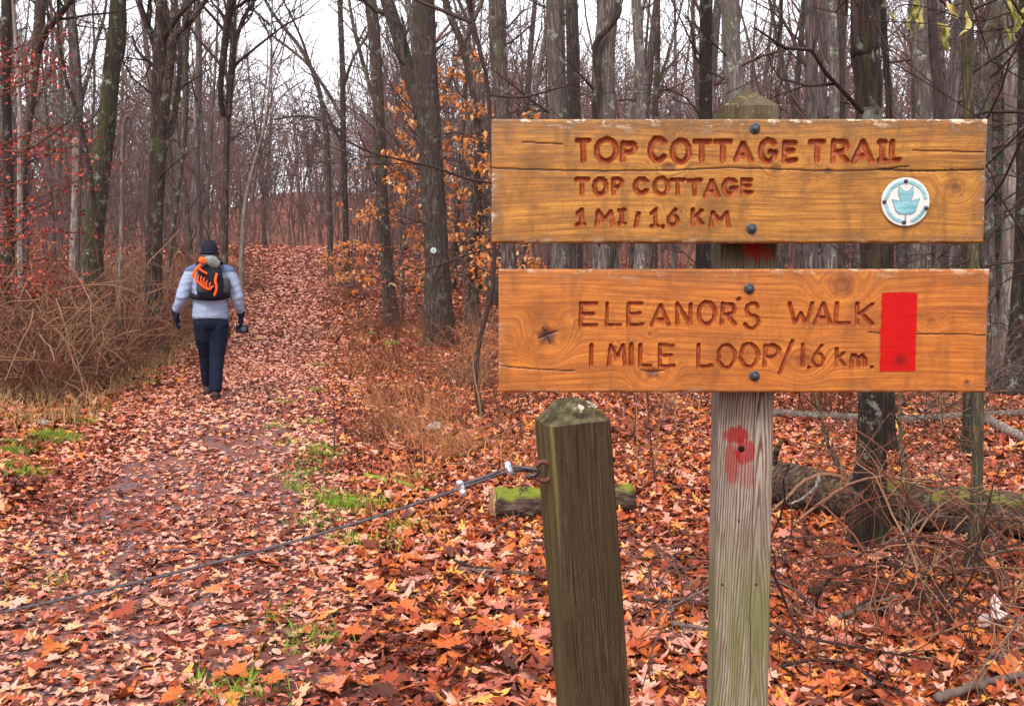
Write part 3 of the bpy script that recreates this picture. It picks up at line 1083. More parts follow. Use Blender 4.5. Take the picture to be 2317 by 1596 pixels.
MAT['rust'] = plain('rusty_steel', (.115, .042, .028), .7, .5, 90, .35, .0015)
MAT['rust_dark'] = plain('rusty_thread', (.075, .030, .022), .75, .5, 90, .3, .0015)
MAT['zinc'] = plain('zinc_clamp', (.62, .66, .72), .28, .25, 120, .9, .0006)


def steel_cable():
    m, nt, b = nmat('steel_cable', .38, .5)
    n = noise(nt, coords(nt), 90, 3)
    setc(nt, b, ramp(nt, n, [(.3, (.022, .018, .021)), (.7, (.085, .072, .082))]))
    b.inputs['Metallic'].default_value = .5
    return m


MAT['cable'] = steel_cable()
# eye bolt: ring, shank, washer nut at the far side
eye_z = at(1208, 1050, 2.33)[2] - gz0
Mg = gate_post.rotation_euler.to_matrix()
rt = .0215
th = np.linspace(0, 2 * np.pi, 41)
mb = MB()
mb.tube(np.stack([np.cos(th) * .0205, np.zeros(41), np.sin(th) * .0225], -1), .0062, 10, caps=False)
eye_loc = (-.0735 - .011, -.026, eye_z)
eye = mb.build('eye_bolt', MAT['rust'], gate_post, eye_loc, (math.radians(0), 0, math.radians(-16)))
mb = MB()
mb.tube([(.014, 0, 0), (.05, 0, 0)], .0065, 10)
mb.build('shank', MAT['rust'], eye)
mb = MB()
tt = np.linspace(0, .022, 34)
mb.tube(np.stack([tt, 0 * tt, 0 * tt], -1), .0062 + .0009 * np.sin(np.arange(34) * 1.9), 12)
mb.build('bolt_thread', MAT['rust_dark'], gate_post, (.0725, -.012, eye_z + .004))
mb = MB()
mb.tube([(0, 0, 0), (.0075, 0, 0)], .011, 6)
mb.build('nut', MAT['rust_dark'], gate_post, (.073, -.012, eye_z + .004), smooth=False)

# wire rope: seven wires laid round a core, along a sagging line
ringW = np.array(foot) + np.array(Mg @ Vector(eye_loc)) + np.array([-.016, 0, -.002])
yc = ringW[1]
cable_px = [(1196, 1058), (1156, 1066), (1045, 1103), (940, 1139), (790, 1187), (640, 1231), (480, 1273), (300, 1318), (130, 1357), (0, 1384)]
yy = np.linspace(yc, yc + .10, len(cable_px))
cpts = [ringW] + [at(u, v, y_) for (u, v), y_ in zip(cable_px[1:], yy[1:])]
last = cpts[-1]
dl = rod_to(last - cpts[-2])
for s in (.35, .8, 1.3, 1.9, 2.5):
    p = last + dl * s + np.array([0, .05 * s, 0])
    p[2] = max(p[2] - .02 * s * s, float(hz(p[0], p[1])) + .012)
    cpts.append(p)
cl = spline(cpts, 420)
cable = thing('wire_cable', 'twisted steel wire cable slung low across the leafy trail from the gate post', 'cable', cl[-1])


def rope(mb, line, R, wires=6, lay=.045):
    T = np.gradient(line, axis=0)
    s = np.concatenate([[0], np.cumsum(np.linalg.norm(np.diff(line, axis=0), axis=1))])
    T /= np.linalg.norm(T, axis=1)[:, None]
    A = np.cross(T, (0, 0, 1.0))
    A /= np.linalg.norm(A, axis=1)[:, None]
    B = np.cross(T, A)
    for k_ in range(wires):
        ph = s / lay * 2 * np.pi + k_ * 2 * np.pi / wires
        mb.tube(line + (R * .62) * (A * np.cos(ph)[:, None] + B * np.sin(ph)[:, None]), R * .44, 5, caps=True)


def dens(line, step):
    s = np.concatenate([[0], np.cumsum(np.linalg.norm(np.diff(line, axis=0), axis=1))])
    t = np.arange(0, s[-1], step)
    return np.stack([np.interp(t, s, line[:, i]) for i in range(3)], -1)


mb = MB()
rope(mb, dens(cl, .006), .0037)
mb.build('wire_rope', MAT['cable'], cable, off=cl[-1], kind='stuff')
# the doubled-back tail through the eye
tail = spline([ringW + (0, -.004, .0), ringW + (.002, -.006, .0065)] + [at(u, v - 9, yc - .002) for u, v in ((1156, 1066), (1100, 1086), (1045, 1104), (1032, 1109))], 60)
mb = MB()
rope(mb, dens(tail, .006), .0036)
loopc = ringW + np.array([.004, 0, 0])
mb.tube([loopc + (-.03, -.004, -.010), loopc + (-.01, -.006, -.006), loopc + (0, -.002, .0), loopc + (-.008, .004, .006), loopc + (-.03, .004, .004)], .0045, 8)
mb.build('cable_tail', MAT['cable'], cable, off=cl[-1], kind='stuff')
for (u, v, flip) in ((1153, 1062, 1), (1044, 1101, -1)):
    p = at(u, v, yc - .004)
    cd = rod_to(at(1196, 1050, yc) - at(1045, 1103, yc))
    mb = MB()
    upv = rod_to(np.cross(cd, (0, 1, 0)))
    upv = upv if upv[2] > 0 else -upv
    # saddle
    mb.tube([p - upv * .015, p - upv * .008, p + upv * .008, p + upv * .015], [.0065, .0095, .0095, .0065], 10)
    sad = mb.build('cable_clamp', MAT['zinc'], cable, p - cl[-1], off=p)
    mb = MB()
    th_ = np.linspace(-math.pi / 2, math.pi / 2, 14)
    nrm = np.array([0, -1.0, 0]) * flip
    mb.tube([p + upv * math.sin(t_) * .013 + nrm * (math.cos(t_) * .0145 + .003) for t_ in th_], .0042, 8)
    mb.build('u_bolt', MAT['zinc'], sad, off=p)
    for sgn in (-1, 1):
        mb = MB()
        c0 = p + upv * sgn * .0115
        mb.tube([c0 - nrm * .003, c0 - nrm * .012], .0085, 6)
        mb.tube([c0 - nrm * .010, c0 - nrm * .016], .0032, 8)
        mb.build('clamp_nut', MAT['zinc'], sad, off=p, smooth=False)


# ================================================================== TREES
def mk_tree(label, mat, pts, Y=None, H=15, limbs=(), twigs=8, name='bare_tree', group=None, sides=14, lump=.03, snag=False, cat='tree', crown=True, flare=1.5, twmat='twig_dark', twl=(.5, 1.6)):
    """pts: (u, v, width) down the trunk as measured; the trunk stands at distance Y (or where its last point meets the ground)"""
    if Y is None:
        Y = gp(pts[-1][0], pts[-1][1])[1]
    W = [at(u, v, Y) for u, v, w in pts]
    R = [w / 2 * Y / FPX for u, v, w in pts]
    base = W[-1].copy()
    gz_ = float(hz(base[0], Y))
    P_, RR = list(W), list(R)
    if base[2] > gz_ + .05:
        P_.append(np.array([base[0] + (base[0] - W[-2][0]) * .1, Y, gz_]))
        RR.append(R[-1] * 1.1)
    P_ = P_[::-1]
    RR = RR[::-1]
    foot_ = P_[0].copy()
    foot_[2] = gz_
    P_[0] = foot_
    # flare and root
    q = P_[0] + (P_[1] - P_[0]) * min(.25, .12 / (np.linalg.norm(P_[1] - P_[0]) + 1e-6))
    P_ = [foot_ - (0, 0, .25), foot_, q] + P_[1:]
    r0 = RR[0]
    RR = [r0 * flare * 1.05, r0 * flare, r0 * (1 + (flare - 1) * .55)] + RR[1:]
    if not snag:
        top, d = P_[-1], rod_to(P_[-1] - P_[-2])
        d = rod_to(d * np.array([.6, .6, 1]) + np.array([0, 0, .3]))
        left = max(H - (top[2] - gz_), 2.0)
        r = RR[-1]
        for k_ in range(1, 6):
            P_.append(top + d * left * k_ / 5 + RNG.normal(size=3) * np.array([.12, .12, 0]) * k_ / 5)
            RR.append(r * (1 - .92 * k_ / 5))
    arr_ = spline(np.column_stack([np.array(P_), np.array(RR)]), max(26, 5 * len(P_)))
    arr_[:, 3] = np.maximum(arr_[:, 3], .004)
    root = thing(name, label, cat, foot_, 0, group)
    mb = MB()
    mb.tube(arr_[:, :3], arr_[:, 3], sides, lump=lump)
    mb.build('trunk', MAT[mat], root, off=foot_)
    for lp in limbs:
        dy = lp[0]
        L_ = np.array([list(at(u, v, Y + dy * i / max(1, len(lp[1]) - 1))) + [w / 2 * Y / FPX] for i, (u, v, w) in enumerate(lp[1])])
        L_ = spline(L_, 5 * len(L_))
        mb = MB()
        mb.tube(L_[:, :3], np.maximum(L_[:, 3], .003), 8, lump=lump)
        for k_ in range(lp[2] if len(lp) > 2 else 5):
            i = int(RNG.integers(len(L_) // 4, len(L_) - 1))
            grow(mb, L_[i, :3], side_dir(L_[i + 1, :3] - L_[i, :3], RNG.uniform(.5, .9)), RNG.uniform(.5, 1.6), max(L_[i, 3] * .5, .006), 1, 4, .15, .06)
        mb.build('limb', MAT[mat], root, off=foot_)
    if crown:
        mb = MB()
        zs = arr_[:, 2] - gz_
        if not snag:
            for k_ in range(9):
                i = int(np.searchsorted(zs, RNG.uniform(H * .55, H * .95)))
                i = min(i, len(arr_) - 2)
                grow(mb, arr_[i, :3], side_dir((0, 0, 1), RNG.uniform(.5, 1.0)), RNG.uniform(1.5, 3.5), max(arr_[i, 3] * .5, .02), 2, 4, .14, .06, (3, 4))
        for k_ in range(twigs):
            z_ = RNG.uniform(1.2, max(2.5, min(H * .6, CAM_H + Y * .33)))
            i = min(int(np.searchsorted(zs, z_)), len(arr_) - 2)
            grow(mb, arr_[i, :3], side_dir((0, 0, 1), RNG.uniform(.7, 1.4)), RNG.uniform(*twl), max(min(arr_[i, 3] * .25, .02), .007), 2, 4, .2, .04, (2, 4))
        if mb.n:
            mb.build('crown', MAT[twmat], root, off=foot_)
    return root, Y, arr_


BT = 'bare trees of the wood'
# ---- left of the trail
mk_tree('thick mossy tree trunk leaning right, beside the tangled brush on the left', 'bark_moss', [(268, 0, 34), (262, 100, 42), (252, 160, 37), (240, 300, 39), (222, 420, 43), (212, 520, 47), (205, 640, 52)], 17, 16,
        [(1.5, [(228, 380, 16), (205, 350, 10), (190, 300, 9), (172, 260, 8), (140, 225, 6), (110, 190, 4)])], 6, group=BT)
mk_tree('dark multi-stemmed tree forking into several upright stems behind the hiker', 'bark_brown', [(363, 262, 38), (358, 330, 36), (356, 390, 36), (350, 500, 36), (347, 640, 40)], 17.5, 9,
        [(.6, [(360, 290, 24), (355, 218, 22), (353, 109, 19), (335, 60, 15), (312, 0, 13), (290, -80, 10)], 8), (-.8, [(366, 280, 26), (376, 218, 22), (386, 137, 20), (394, 86, 16), (421, 58, 12), (460, 8, 9), (500, -60, 6)], 8),
         (1.2, [(368, 340, 20), (386, 296, 16), (402, 218, 14), (407, 137, 12), (406, 94, 11), (398, 0, 10), (395, -90, 8)], 8), (.4, [(360, 170, 9), (346, 148, 9), (325, 130, 8), (308, 110, 6), (300, 80, 4)], 5)], 5, group=BT)
mk_tree('straight brown tree with a thick upper trunk narrowing low, between the forked trees', 'bark_brown', [(425, 0, 20), (418, 117, 17), (420, 234, 14), (413, 351, 11), (395, 490, 10), (380, 640, 10)], 24, 17, group=BT)
mk_tree('tall forked tree directly above and behind the hiker', 'bark_brown', [(527, 125, 16), (515, 273, 15), (511, 390, 14), (508, 640, 16)], 21, 9,
        [(.5, [(527, 130, 13), (534, 90, 11), (552, 40, 9), (575, 0, 7), (600, -60, 5)], 6), (-.7, [(505, 262, 12), (499, 200, 13), (511, 78, 16), (523, 0, 17), (528, -80, 14)], 6), (.3, [(527, 130, 12), (525, 60, 12), (530, 0, 10), (526, -60, 8)])], 7, group=BT)
mk_tree('brown tree with heavy curved limbs near the upper left corner', 'bark_brown', [(92, 0, 24), (82, 117, 21), (70, 234, 18), (58, 332, 17), (48, 480, 16), (45, 650, 18)], 17, 16,
        [(-1, [(84, 120, 16), (105, 70, 15), (125, 45, 14), (150, 15, 12), (185, -30, 10)], 8), (.8, [(75, 200, 8), (40, 150, 7), (20, 90, 6), (0, 60, 5)], 6)], 8, group=BT)
mk_tree('pale brown slim tree standing close beside the thick mossy trunk', 'bark_grey', [(162, 0, 14), (172, 117, 16), (180, 234, 15), (178, 330, 15), (170, 650, 17)], 22, 16, [(.5, [(178, 250, 10), (200, 170, 9), (220, 90, 8), (235, 40, 7), (245, -30, 5)], 6)], 6, group=BT)
mk_tree('slender whitish grey tree at the far left among red leaves', 'bark_pale', [(30, 0, 8), (44, 234, 10), (45, 470, 12), (48, 660, 14)], 14.5, 12, twigs=4, group=BT)
mk_tree('pale broken snag ending at half height beside the mossy trunk', 'bark_pale', [(172, 312, 14), (173, 360, 17), (172, 425, 18), (165, 650, 19)], 20, 4, snag=True, twigs=2, group=BT)
mk_tree('thin bleached stem leaning right above the trail bend', 'bark_pale', [(609, 203, 5), (600, 273, 7), (585, 340, 8), (565, 410, 9), (551, 500, 10), (546, 640, 12)], 25, 11, [(.3, [(600, 273, 5), (640, 215, 4), (690, 180, 3)], 4)], 3, group=BT)
mk_tree('bent sapling whose broken top hangs down, next to the mossy trunk', 'bark_pale', [(288, 262, 7), (279, 290, 8), (276, 440, 9), (272, 660, 10)], 15.5, 4, [(.2, [(284, 275, 7), (290, 262, 7), (300, 288, 5), (318, 330, 5), (330, 365, 4), (338, 395, 3)], 2)], 2, name='bent_sapling', snag=True, group=BT)
mk_tree('dark tree cut by the left edge of the view', 'bark_dark', [(15, 0, 22), (14, 200, 20), (19, 400, 21), (22, 680, 24)], 15, 15, twigs=9, group=BT)
mk_tree('dark slanting stem leaning against the mossy trunk', 'bark_dark', [(150, 180, 8), (170, 240, 9), (185, 290, 9), (200, 360, 9), (215, 480, 10), (235, 660, 12)], 16.2, 8, twigs=4, group=BT)
# ---- centre and right of the trail
mk_tree('slim tree at the trail bend with long arching limbs over the sky gap', 'bark_brown', [(769, 0, 12), (775, 160, 13), (777, 319, 13), (785, 600, 15)], 37, 19,
        [(1, [(775, 270, 9), (745, 215, 8), (700, 150, 7), (655, 110, 6), (610, 75, 5), (585, 40, 4)], 9), (-2, [(776, 330, 8), (740, 255, 7), (715, 190, 7), (690, 110, 6), (670, 60, 5), (640, 0, 4)], 9), (2, [(776, 200, 8), (800, 130, 7), (830, 80, 6), (850, 20, 5)], 7), (1, [(778, 300, 7), (720, 270, 6), (680, 262, 5), (620, 270, 4)], 7)], 10, group=BT)
mk_tree('long arching slim tree bowing over the trail from beside the bend', 'bark_brown', [(600, 0, 7), (640, 60, 8), (680, 110, 9), (718, 190, 10), (738, 300, 11), (744, 420, 12), (748, 610, 14)], 36, 18, twigs=12, group=BT)
mk_tree('dark straight tree left of the tree with the marker disc', 'bark_brown', [(838, 0, 26), (847, 80, 27), (858, 280, 25), (865, 450, 26), (875, 600, 28), (886, 739, 32)], None, 17, [(.5, [(856, 250, 12), (835, 190, 10), (815, 120, 9), (800, 60, 8), (790, 0, 6)], 6)], 10, group=BT)
tree_j, YJ, arrJ = mk_tree('large rough-barked tree with the small marker disc, forked high up', 'bark_ridge', [(958, 0, 48), (966, 213, 53), (974, 330, 53), (982, 478, 55), (990, 620, 58), (993, 787, 66)], None, 19,
        [(.6, [(955, 265, 34), (938, 205, 34), (910, 110, 32), (876, 0, 30), (850, -90, 26)], 5)], 6, group=BT, sides=20, flare=1.25)
mk_tree('leaning slim trunk between the marker tree and the upper board', 'bark_brown', [(1008, 0, 16), (1020, 40, 16), (1050, 120, 15), (1080, 300, 15), (1072, 600, 18), (1078, 739, 22)], None, 15, twigs=6, group=BT)
mk_tree('broad brown tree rising just behind the left end of the upper board', 'bark_brown', [(1125, 0, 40), (1128, 130, 37), (1140, 260, 35), (1150, 560, 36), (1155, 700, 38)], 17, 17, twigs=5, group=BT)
mk_tree('grey smooth tree with a mossy knot, left one of two joined trunks', 'bark_grey', [(1255, 0, 38), (1257, 130, 40), (1264, 270, 42), (1268, 575, 46)], 12.8, 16, twigs=3, group=BT)
mk_tree('grey furrowed tree, right one of two joined trunks', 'bark_ridge', [(1293, 0, 28), (1297, 130, 29), (1298, 270, 31), (1302, 580, 34)], 13.6, 15, twigs=4, group=BT)
mk_tree('grey-brown tree wrapped by a thick climbing vine', 'bark_ridge', [(1378, 0, 44), (1366, 130, 50), (1367, 270, 54), (1370, 580, 60)], 12.6, 16, twigs=4, group=BT)
mk_tree('slim grey tree behind the word cottage on the upper board', 'bark_grey', [(1440, 0, 22), (1447, 130, 23), (1452, 270, 24)], 19, 16, group=BT)
mk_tree('thin forked tree between the vine-wrapped tree and the post cap', 'bark_brown', [(1490, 0, 9), (1488, 130, 12), (1482, 270, 14)], 21, 14, [(.5, [(1486, 200, 8), (1510, 130, 7), (1530, 60, 5), (1545, 0, 4)], 6)], 8, group=BT)
mk_tree('dark tree just left of the sign post cap', 'bark_dark', [(1598, 0, 28), (1597, 130, 29), (1596, 270, 30)], 16, 16, group=BT)
mk_tree('grey tree leaning behind the tip of the sign post cap', 'bark_grey', [(1652, 0, 40), (1657, 150, 40), (1666, 270, 42)], 15, 17, twigs=3, group=BT)
mk_tree('thin forked sapling right of the sign post cap', 'bark_brown', [(1768, 0, 8), (1764, 120, 9), (1758, 280, 12)], 20, 12, [(.5, [(1762, 200, 7), (1790, 120, 6), (1808, 50, 5), (1815, 0, 4)], 5)], 9, group=BT)
mk_tree('grey-brown tree above the word trail', 'bark_far', [(1833, 0, 25), (1836, 130, 25), (1839, 270, 27)], 18.5, 16, group=BT)
mk_tree('smooth pale tree left of the big dark trunk', 'bark_grey', [(1882, 0, 22), (1886, 130, 22), (1888, 270, 23)], 17, 16, twigs=4, group=BT)
mk_tree('thin brown tree close behind the smooth pale tree', 'bark_far', [(1858, 0, 15), (1861, 130, 16), (1863, 270, 16)], 23, 16, group=BT)
mk_tree('big dark trunk standing behind the sign boards, its base beside the fallen log', 'bark_dark', [(1957, 0, 62), (1960, 130, 60), (1967, 270, 58), (1978, 600, 60), (1977, 900, 64), (1972, 1020, 68), (1966, 1130, 80), (1962, 1235, 88)], None, 15, twigs=3, group=BT, sides=22, flare=1.12)
mk_tree('slim brown trunk close behind the big dark trunk', 'bark_dark', [(1998, 0, 14), (2006, 150, 15), (2012, 270, 15), (2016, 900, 18), (2018, 1025, 21)], None, 12, twigs=4, group=BT)
mk_tree('broad pale grey tree right of the big dark trunk', 'bark_grey', [(2076, 0, 37), (2084, 150, 37), (2091, 270, 39)], 14, 16, twigs=4, group=BT)
mk_tree('grey tree beside the broad pale grey one', 'bark_far', [(2106, 0, 24), (2117, 150, 25), (2125, 270, 25)], 17.5, 16, group=BT)
mk_tree('grey-brown tree leaning left above the round marker disc', 'bark_far', [(2173, 0, 27), (2162, 150, 28), (2152, 270, 29)], 18, 16, group=BT)
mk_tree('near slim mossy sapling passing behind the right ends of the boards', 'twig_mossy', [(2191, 0, 24), (2188, 130, 24), (2193, 270, 24), (2206, 700, 25), (2213, 900, 25), (2210, 1100, 25), (2203, 1305, 28)], None, 8, twigs=6, name='mossy_sapling', group=BT)
mk_tree('small dark trunk behind the near slim mossy sapling', 'bark_moss', [(2186, 600, 18), (2189, 900, 19), (2188, 1028, 24)], None, 9, twigs=3, group=BT)
mk_tree('grey trunk showing beside the right ends of both boards', 'bark_grey', [(2258, 0, 24), (2236, 90, 28), (2228, 270, 28), (2234, 500, 28), (2240, 700, 28), (2243, 868, 34)], None, 16, twigs=5, group=BT)
mk_tree('pale grey tree near the upper right corner', 'bark_pale', [(2288, 0, 36), (2293, 270, 38), (2288, 500, 39), (2284, 700, 40)], 15, 16, twigs=4, group=BT)
mk_tree('dark mossy trunk with flared roots cut by the right edge of the view', 'bark_dark', [(2330, 60, 44), (2328, 300, 48), (2322, 600, 54), (2312, 800, 70), (2306, 892, 100)], None, 16, twigs=6, group=BT)
# near thin sapling at the left end of the boards, with long twigs over the beech leaves
mk_tree('near thin dark sapling bending down past the left ends of the boards', 'twig_dark', [(1050, -40, 6), (1059, 0, 7), (1086, 120, 8), (1104, 202, 9), (1117, 450, 10), (1115, 640, 10), (1087, 765, 10), (1077, 850, 11), (1090, 945, 13)], None, 6,
        [(-1.0, [(1116, 415, 5), (1060, 405, 5), (980, 378, 5), (900, 360, 4), (840, 345, 4), (770, 312, 3)], 6), (.6, [(1114, 562, 5), (1060, 575, 5), (1000, 598, 4), (930, 615, 3)], 4), (.2, [(1106, 215, 5), (1180, 220, 5), (1260, 200, 4), (1330, 180, 3)], 4), (.4, [(1110, 330, 5), (1040, 300, 4), (980, 310, 3)], 4)], 4, name='thin_sapling', group=BT, sides=8)

# climbing vine on its tree
def px_tube(pts, Y, n=40, dy=0.0):
    A_ = np.array([list(at(u, v, Y + dy * i / max(1, len(pts) - 1))) + [w / 2 * Y / FPX] for i, (u, v, w) in enumerate(pts)])
    return spline(A_, n)


vn = px_tube([(1398, -20, 13), (1400, 28, 13), (1378, 62, 13), (1352, 92, 13), (1346, 130, 12), (1354, 185, 12), (1346, 240, 12), (1352, 320, 12), (1372, 420, 13), (1388, 520, 13), (1380, 640, 14), (1372, 800, 15), (1368, 885, 16)], 12.38, 70)
mb = MB()
mb.tube(vn[:, :3], vn[:, 3], 8, lump=.06)
tag(mb.build('climbing_vine', MAT['bark_dark'], loc=vn[-1, :3], off=vn[-1, :3]), 'thick dark vine snaking up the grey-brown trunk above the upper board', 'vine')

# the small marker disc on the big tree
i = int(np.argmin(np.abs(arrJ[:, 2] - at(983, 567, YJ)[2])))
pm_ = at(983, 567, YJ)
pm_[1] = YJ - arrJ[i, 3] - .012
mk = marker(None, pm_, .055, full=False, name='trail_marker')
tag(mk, 'small round white marker disc nailed to the large rough-barked tree', 'trail marker')

# ---- beech saplings with orange leaves that have not dropped
def leaf_sheet(outline, bend=.25, fold=.2):
    o = np.array(outline, float)
    c = np.array([[0, 0.0]])
    p = np.vstack([c, o])
    z_ = fold * np.abs(p[:, 0]) - bend * p[:, 1] ** 2
    V_ = np.column_stack([p, z_])
    n_ = len(o)
    j_ = np.arange(n_)
    return V_, np.stack([np.zeros(n_, int), 1 + j_, 1 + (j_ + 1) % n_], -1)


BEECH = [(0, -.5), (.16, -.36), (.27, -.1), (.24, .15), (.12, .36), (0, .55), (-.12, .36), (-.24, .15), (-.27, -.1), (-.16, -.36)]


def rotmats(n, yaw=None, tilt=.5, droop=None, rng=RNG):
    yaw = rng.uniform(0, 2 * np.pi, n) if yaw is None else yaw
    tx_ = rng.normal(0, tilt, n) if droop is None else droop
    ty_ = rng.normal(0, tilt, n)
    cz, sz = np.cos(yaw), np.sin(yaw)
    cx, sx = np.cos(tx_), np.sin(tx_)
    cy, sy = np.cos(ty_), np.sin(ty_)
    Z = np.zeros(n)
    O = np.ones(n)
    Rz = np.stack([np.stack([cz, -sz, Z], -1), np.stack([sz, cz, Z], -1), np.stack([Z, Z, O], -1)], 1)
    Rx = np.stack([np.stack([O, Z, Z], -1), np.stack([Z, cx, -sx], -1), np.stack([Z, sx, cx], -1)], 1)
    Ry = np.stack([np.stack([cy, Z, sy], -1), np.stack([Z, O, Z], -1), np.stack([-sy, Z, cy], -1)], 1)
    return Rz @ Rx @ Ry


def scatter(Vp, Tp, pos, size, mats, curl=None):
    """copies of a leaf as one set of arrays"""
    n, k_ = len(pos), len(Vp)
    V_ = np.repeat(Vp[None], n, 0) * size[:, None, None]
    if curl is not None:
        x_, y_ = V_[..., 0], V_[..., 1]
        V_[..., 2] += (curl[:, 0:1] * x_ ** 2 + curl[:, 1:2] * y_ ** 2 + curl[:, 2:3] * x_ * y_) / size[:, None]
    V_ = np.einsum('nij,nkj->nki', mats, V_) + pos[:, None, :]
    T_ = Tp[None] + (np.arange(n) * k_)[:, None, None]
    return V_.reshape(-1, 3), T_.reshape(-1, 3)


BV, BTR = leaf_sheet(BEECH, .5, .3)
beech_me = []
for k_ in range(4):
    bv = BV.copy()
    bv[:, 2] += RNG.normal(size=len(bv)) * .05
    me = mesh_from('beech_leaf', bv, None, BTR)
    me.materials.append(MAT['beech_part'])
    beech_me.append(me)


def beech(label, base, H, nb, reach, seed, parts=200, lean=(0, 0), zmin=.7):
    rng = np.random.default_rng(seed)
    root = thing('beech_sapling', label, 'tree', base, 0, 'beech saplings holding orange leaves')
    mb = MB()
    st = wander((0, 0, -.1), (lean[0], lean[1], 1), H, 10, .05, .02, rng)
    mb.tube(st, np.linspace(.035, .006, 11), 8)
    mb.build('trunk', MAT['bark_grey'], root)
    mb = MB()
    lp, ld = [], []
    for k_ in range(nb):
        t_ = rng.uniform(zmin / H, .98)
        s_ = t_ * 10
        a_ = min(int(s_), 9)
        p_ = st[a_] + (st[a_ + 1] - st[a_]) * (s_ - a_)
        az = rng.uniform(0, 6.28)
        L_ = reach * (1.1 - .6 * t_) * rng.uniform(.6, 1.1)
        pts = wander(p_, (math.cos(az), math.sin(az) * .8, .25), L_, 6, .12, -.01, rng)
        mb.tube(pts, np.linspace(.010, .003, 7), 4, caps=False)
        for j_ in range(3):
            s2 = rng.uniform(1.5, 5.9)
            b_ = int(s2)
            q_ = pts[b_] + (pts[b_ + 1] - pts[b_]) * (s2 - b_)
            sub = wander(q_, side_dir(pts[b_ + 1] - pts[b_], .7, rng) * (1, 1, .3), L_ * .4, 3, .15, -.02, rng)
            mb.tube(sub, np.linspace(.005, .002, 4), 3, caps=False)
            for m_ in range(int(rng.integers(4, 9))):
                lp.append(sub[rng.integers(1, 4)] + rng.normal(size=3) * .05)
        for m_ in range(int(rng.integers(5, 10))):
            lp.append(pts[rng.integers(2, 7)] + rng.normal(size=3) * .06)
    mb.build('branches', MAT['twig_dark'], root, kind='stuff')
    lp = np.array(lp)
    n_ = len(lp)
    M_ = rotmats(n_, None, .35, rng.normal(-.7, .5, n_), rng)
    sz_ = rng.uniform(.09, .16, n_)
    lp[:, 2] -= sz_ * .4
    order = rng.permutation(n_)
    for i_ in order[:parts]:
        o = link('leaf', beech_me[i_ % 4], None, root, lp[i_])
        o.rotation_euler = Matrix(M_[i_].tolist()).to_euler()
        o.scale = (sz_[i_],) * 3
    rest = order[parts:]
    if len(rest):
        V_, T_ = scatter(BV, BTR, lp[rest], sz_[rest], M_[rest])
        me = mesh_from('foliage', V_, None, T_)
        set_attr(me, 'rnd', np.repeat(rng.uniform(0, 1, len(rest)), len(BV)))
        link('foliage', me, MAT['beech'], root, kind='stuff')
    return root


b1 = gp(915, 735)
beech('beech sapling with drooping orange leaves left of the marker tree', b1 - (0, .6, 0), 5.4, 34, 1.5, 3, 300, (-.02, 0), .8)
b2 = gp(1058, 735)
beech('beech sapling with dense orange leaves between the marker tree and the boards', b2 - (0, .5, 0), 6.6, 50, 1.45, 5, 300, (-.02, 0), 1.0)
b3 = at(1210, 640, 19)
b3[2] = hz(b3[0], 19)
beech('small beech sapling with few orange leaves showing between the two boards', b3, 4.6, 22, 1.5, 8, 120, (-.05, 0), .9)
b4 = at(800, 640, 30)
b4[2] = hz(b4[0], 30)
beech('low beech sapling with orange leaves beside the far trail edge', b4, 2.0, 8, 1.2, 9, 100, (0, 0), .4)

# ---- red-leaved maple at the left edge
rng = np.random.default_rng(21)
rb = at(-60, 700, 13.0)
rb[2] = hz(rb[0], 13)
rm = thing('red_maple', 'young maple with scattered dark red leaves at the left edge of the view', 'tree', rb)
mb = MB()
st = wander((0, 0, -.1), (.02, 0, 1), 7, 10, .04, .02, rng)
mb.tube(st, np.linspace(.07, .01, 11), 8)
mb.build('trunk', MAT['bark_dark'], rm)
lp = []
mb = MB()
for k_ in range(26):
    z_ = rng.uniform(.5, 4.6)
    p_ = np.array([np.interp(z_, st[:, 2], st[:, 0]), np.interp(z_, st[:, 2], st[:, 1]), z_])
    pts = grow(mb, p_, (1, rng.normal() * .5, rng.uniform(.0, .5)), rng.uniform(.8, 1.7), .012, 1, 4, .10, 0, (2, 4), rng=rng)
    for m_ in range(int(rng.integers(50, 90))):
        lp.append(pts[rng.integers(1, 6)] + rng.normal(size=3) * np.array([.22, .22, .06]))
mb.build('branches', MAT['twig_red'], rm, kind='stuff')
lp = np.array(lp)
n_ = len(lp)
MAPLE_S = [(0, -.3), (.2, -.4), (.45, -.1), (.25, .05), (.3, .3), (0, .6), (-.3, .3), (-.25, .05), (-.45, -.1), (-.2, -.4)]
MV, MT = leaf_sheet(MAPLE_S, .4, .2)
V_, T_ = scatter(MV, MT, lp, rng.uniform(.030, .060, n_), rotmats(n_, None, .7, None, rng))
me = mesh_from('foliage', V_, None, T_)
set_attr(me, 'rnd', np.repeat(rng.uniform(0, 1, n_), len(MV)))
link('foliage', me, MAT['red_leaf'], rm, kind='stuff')

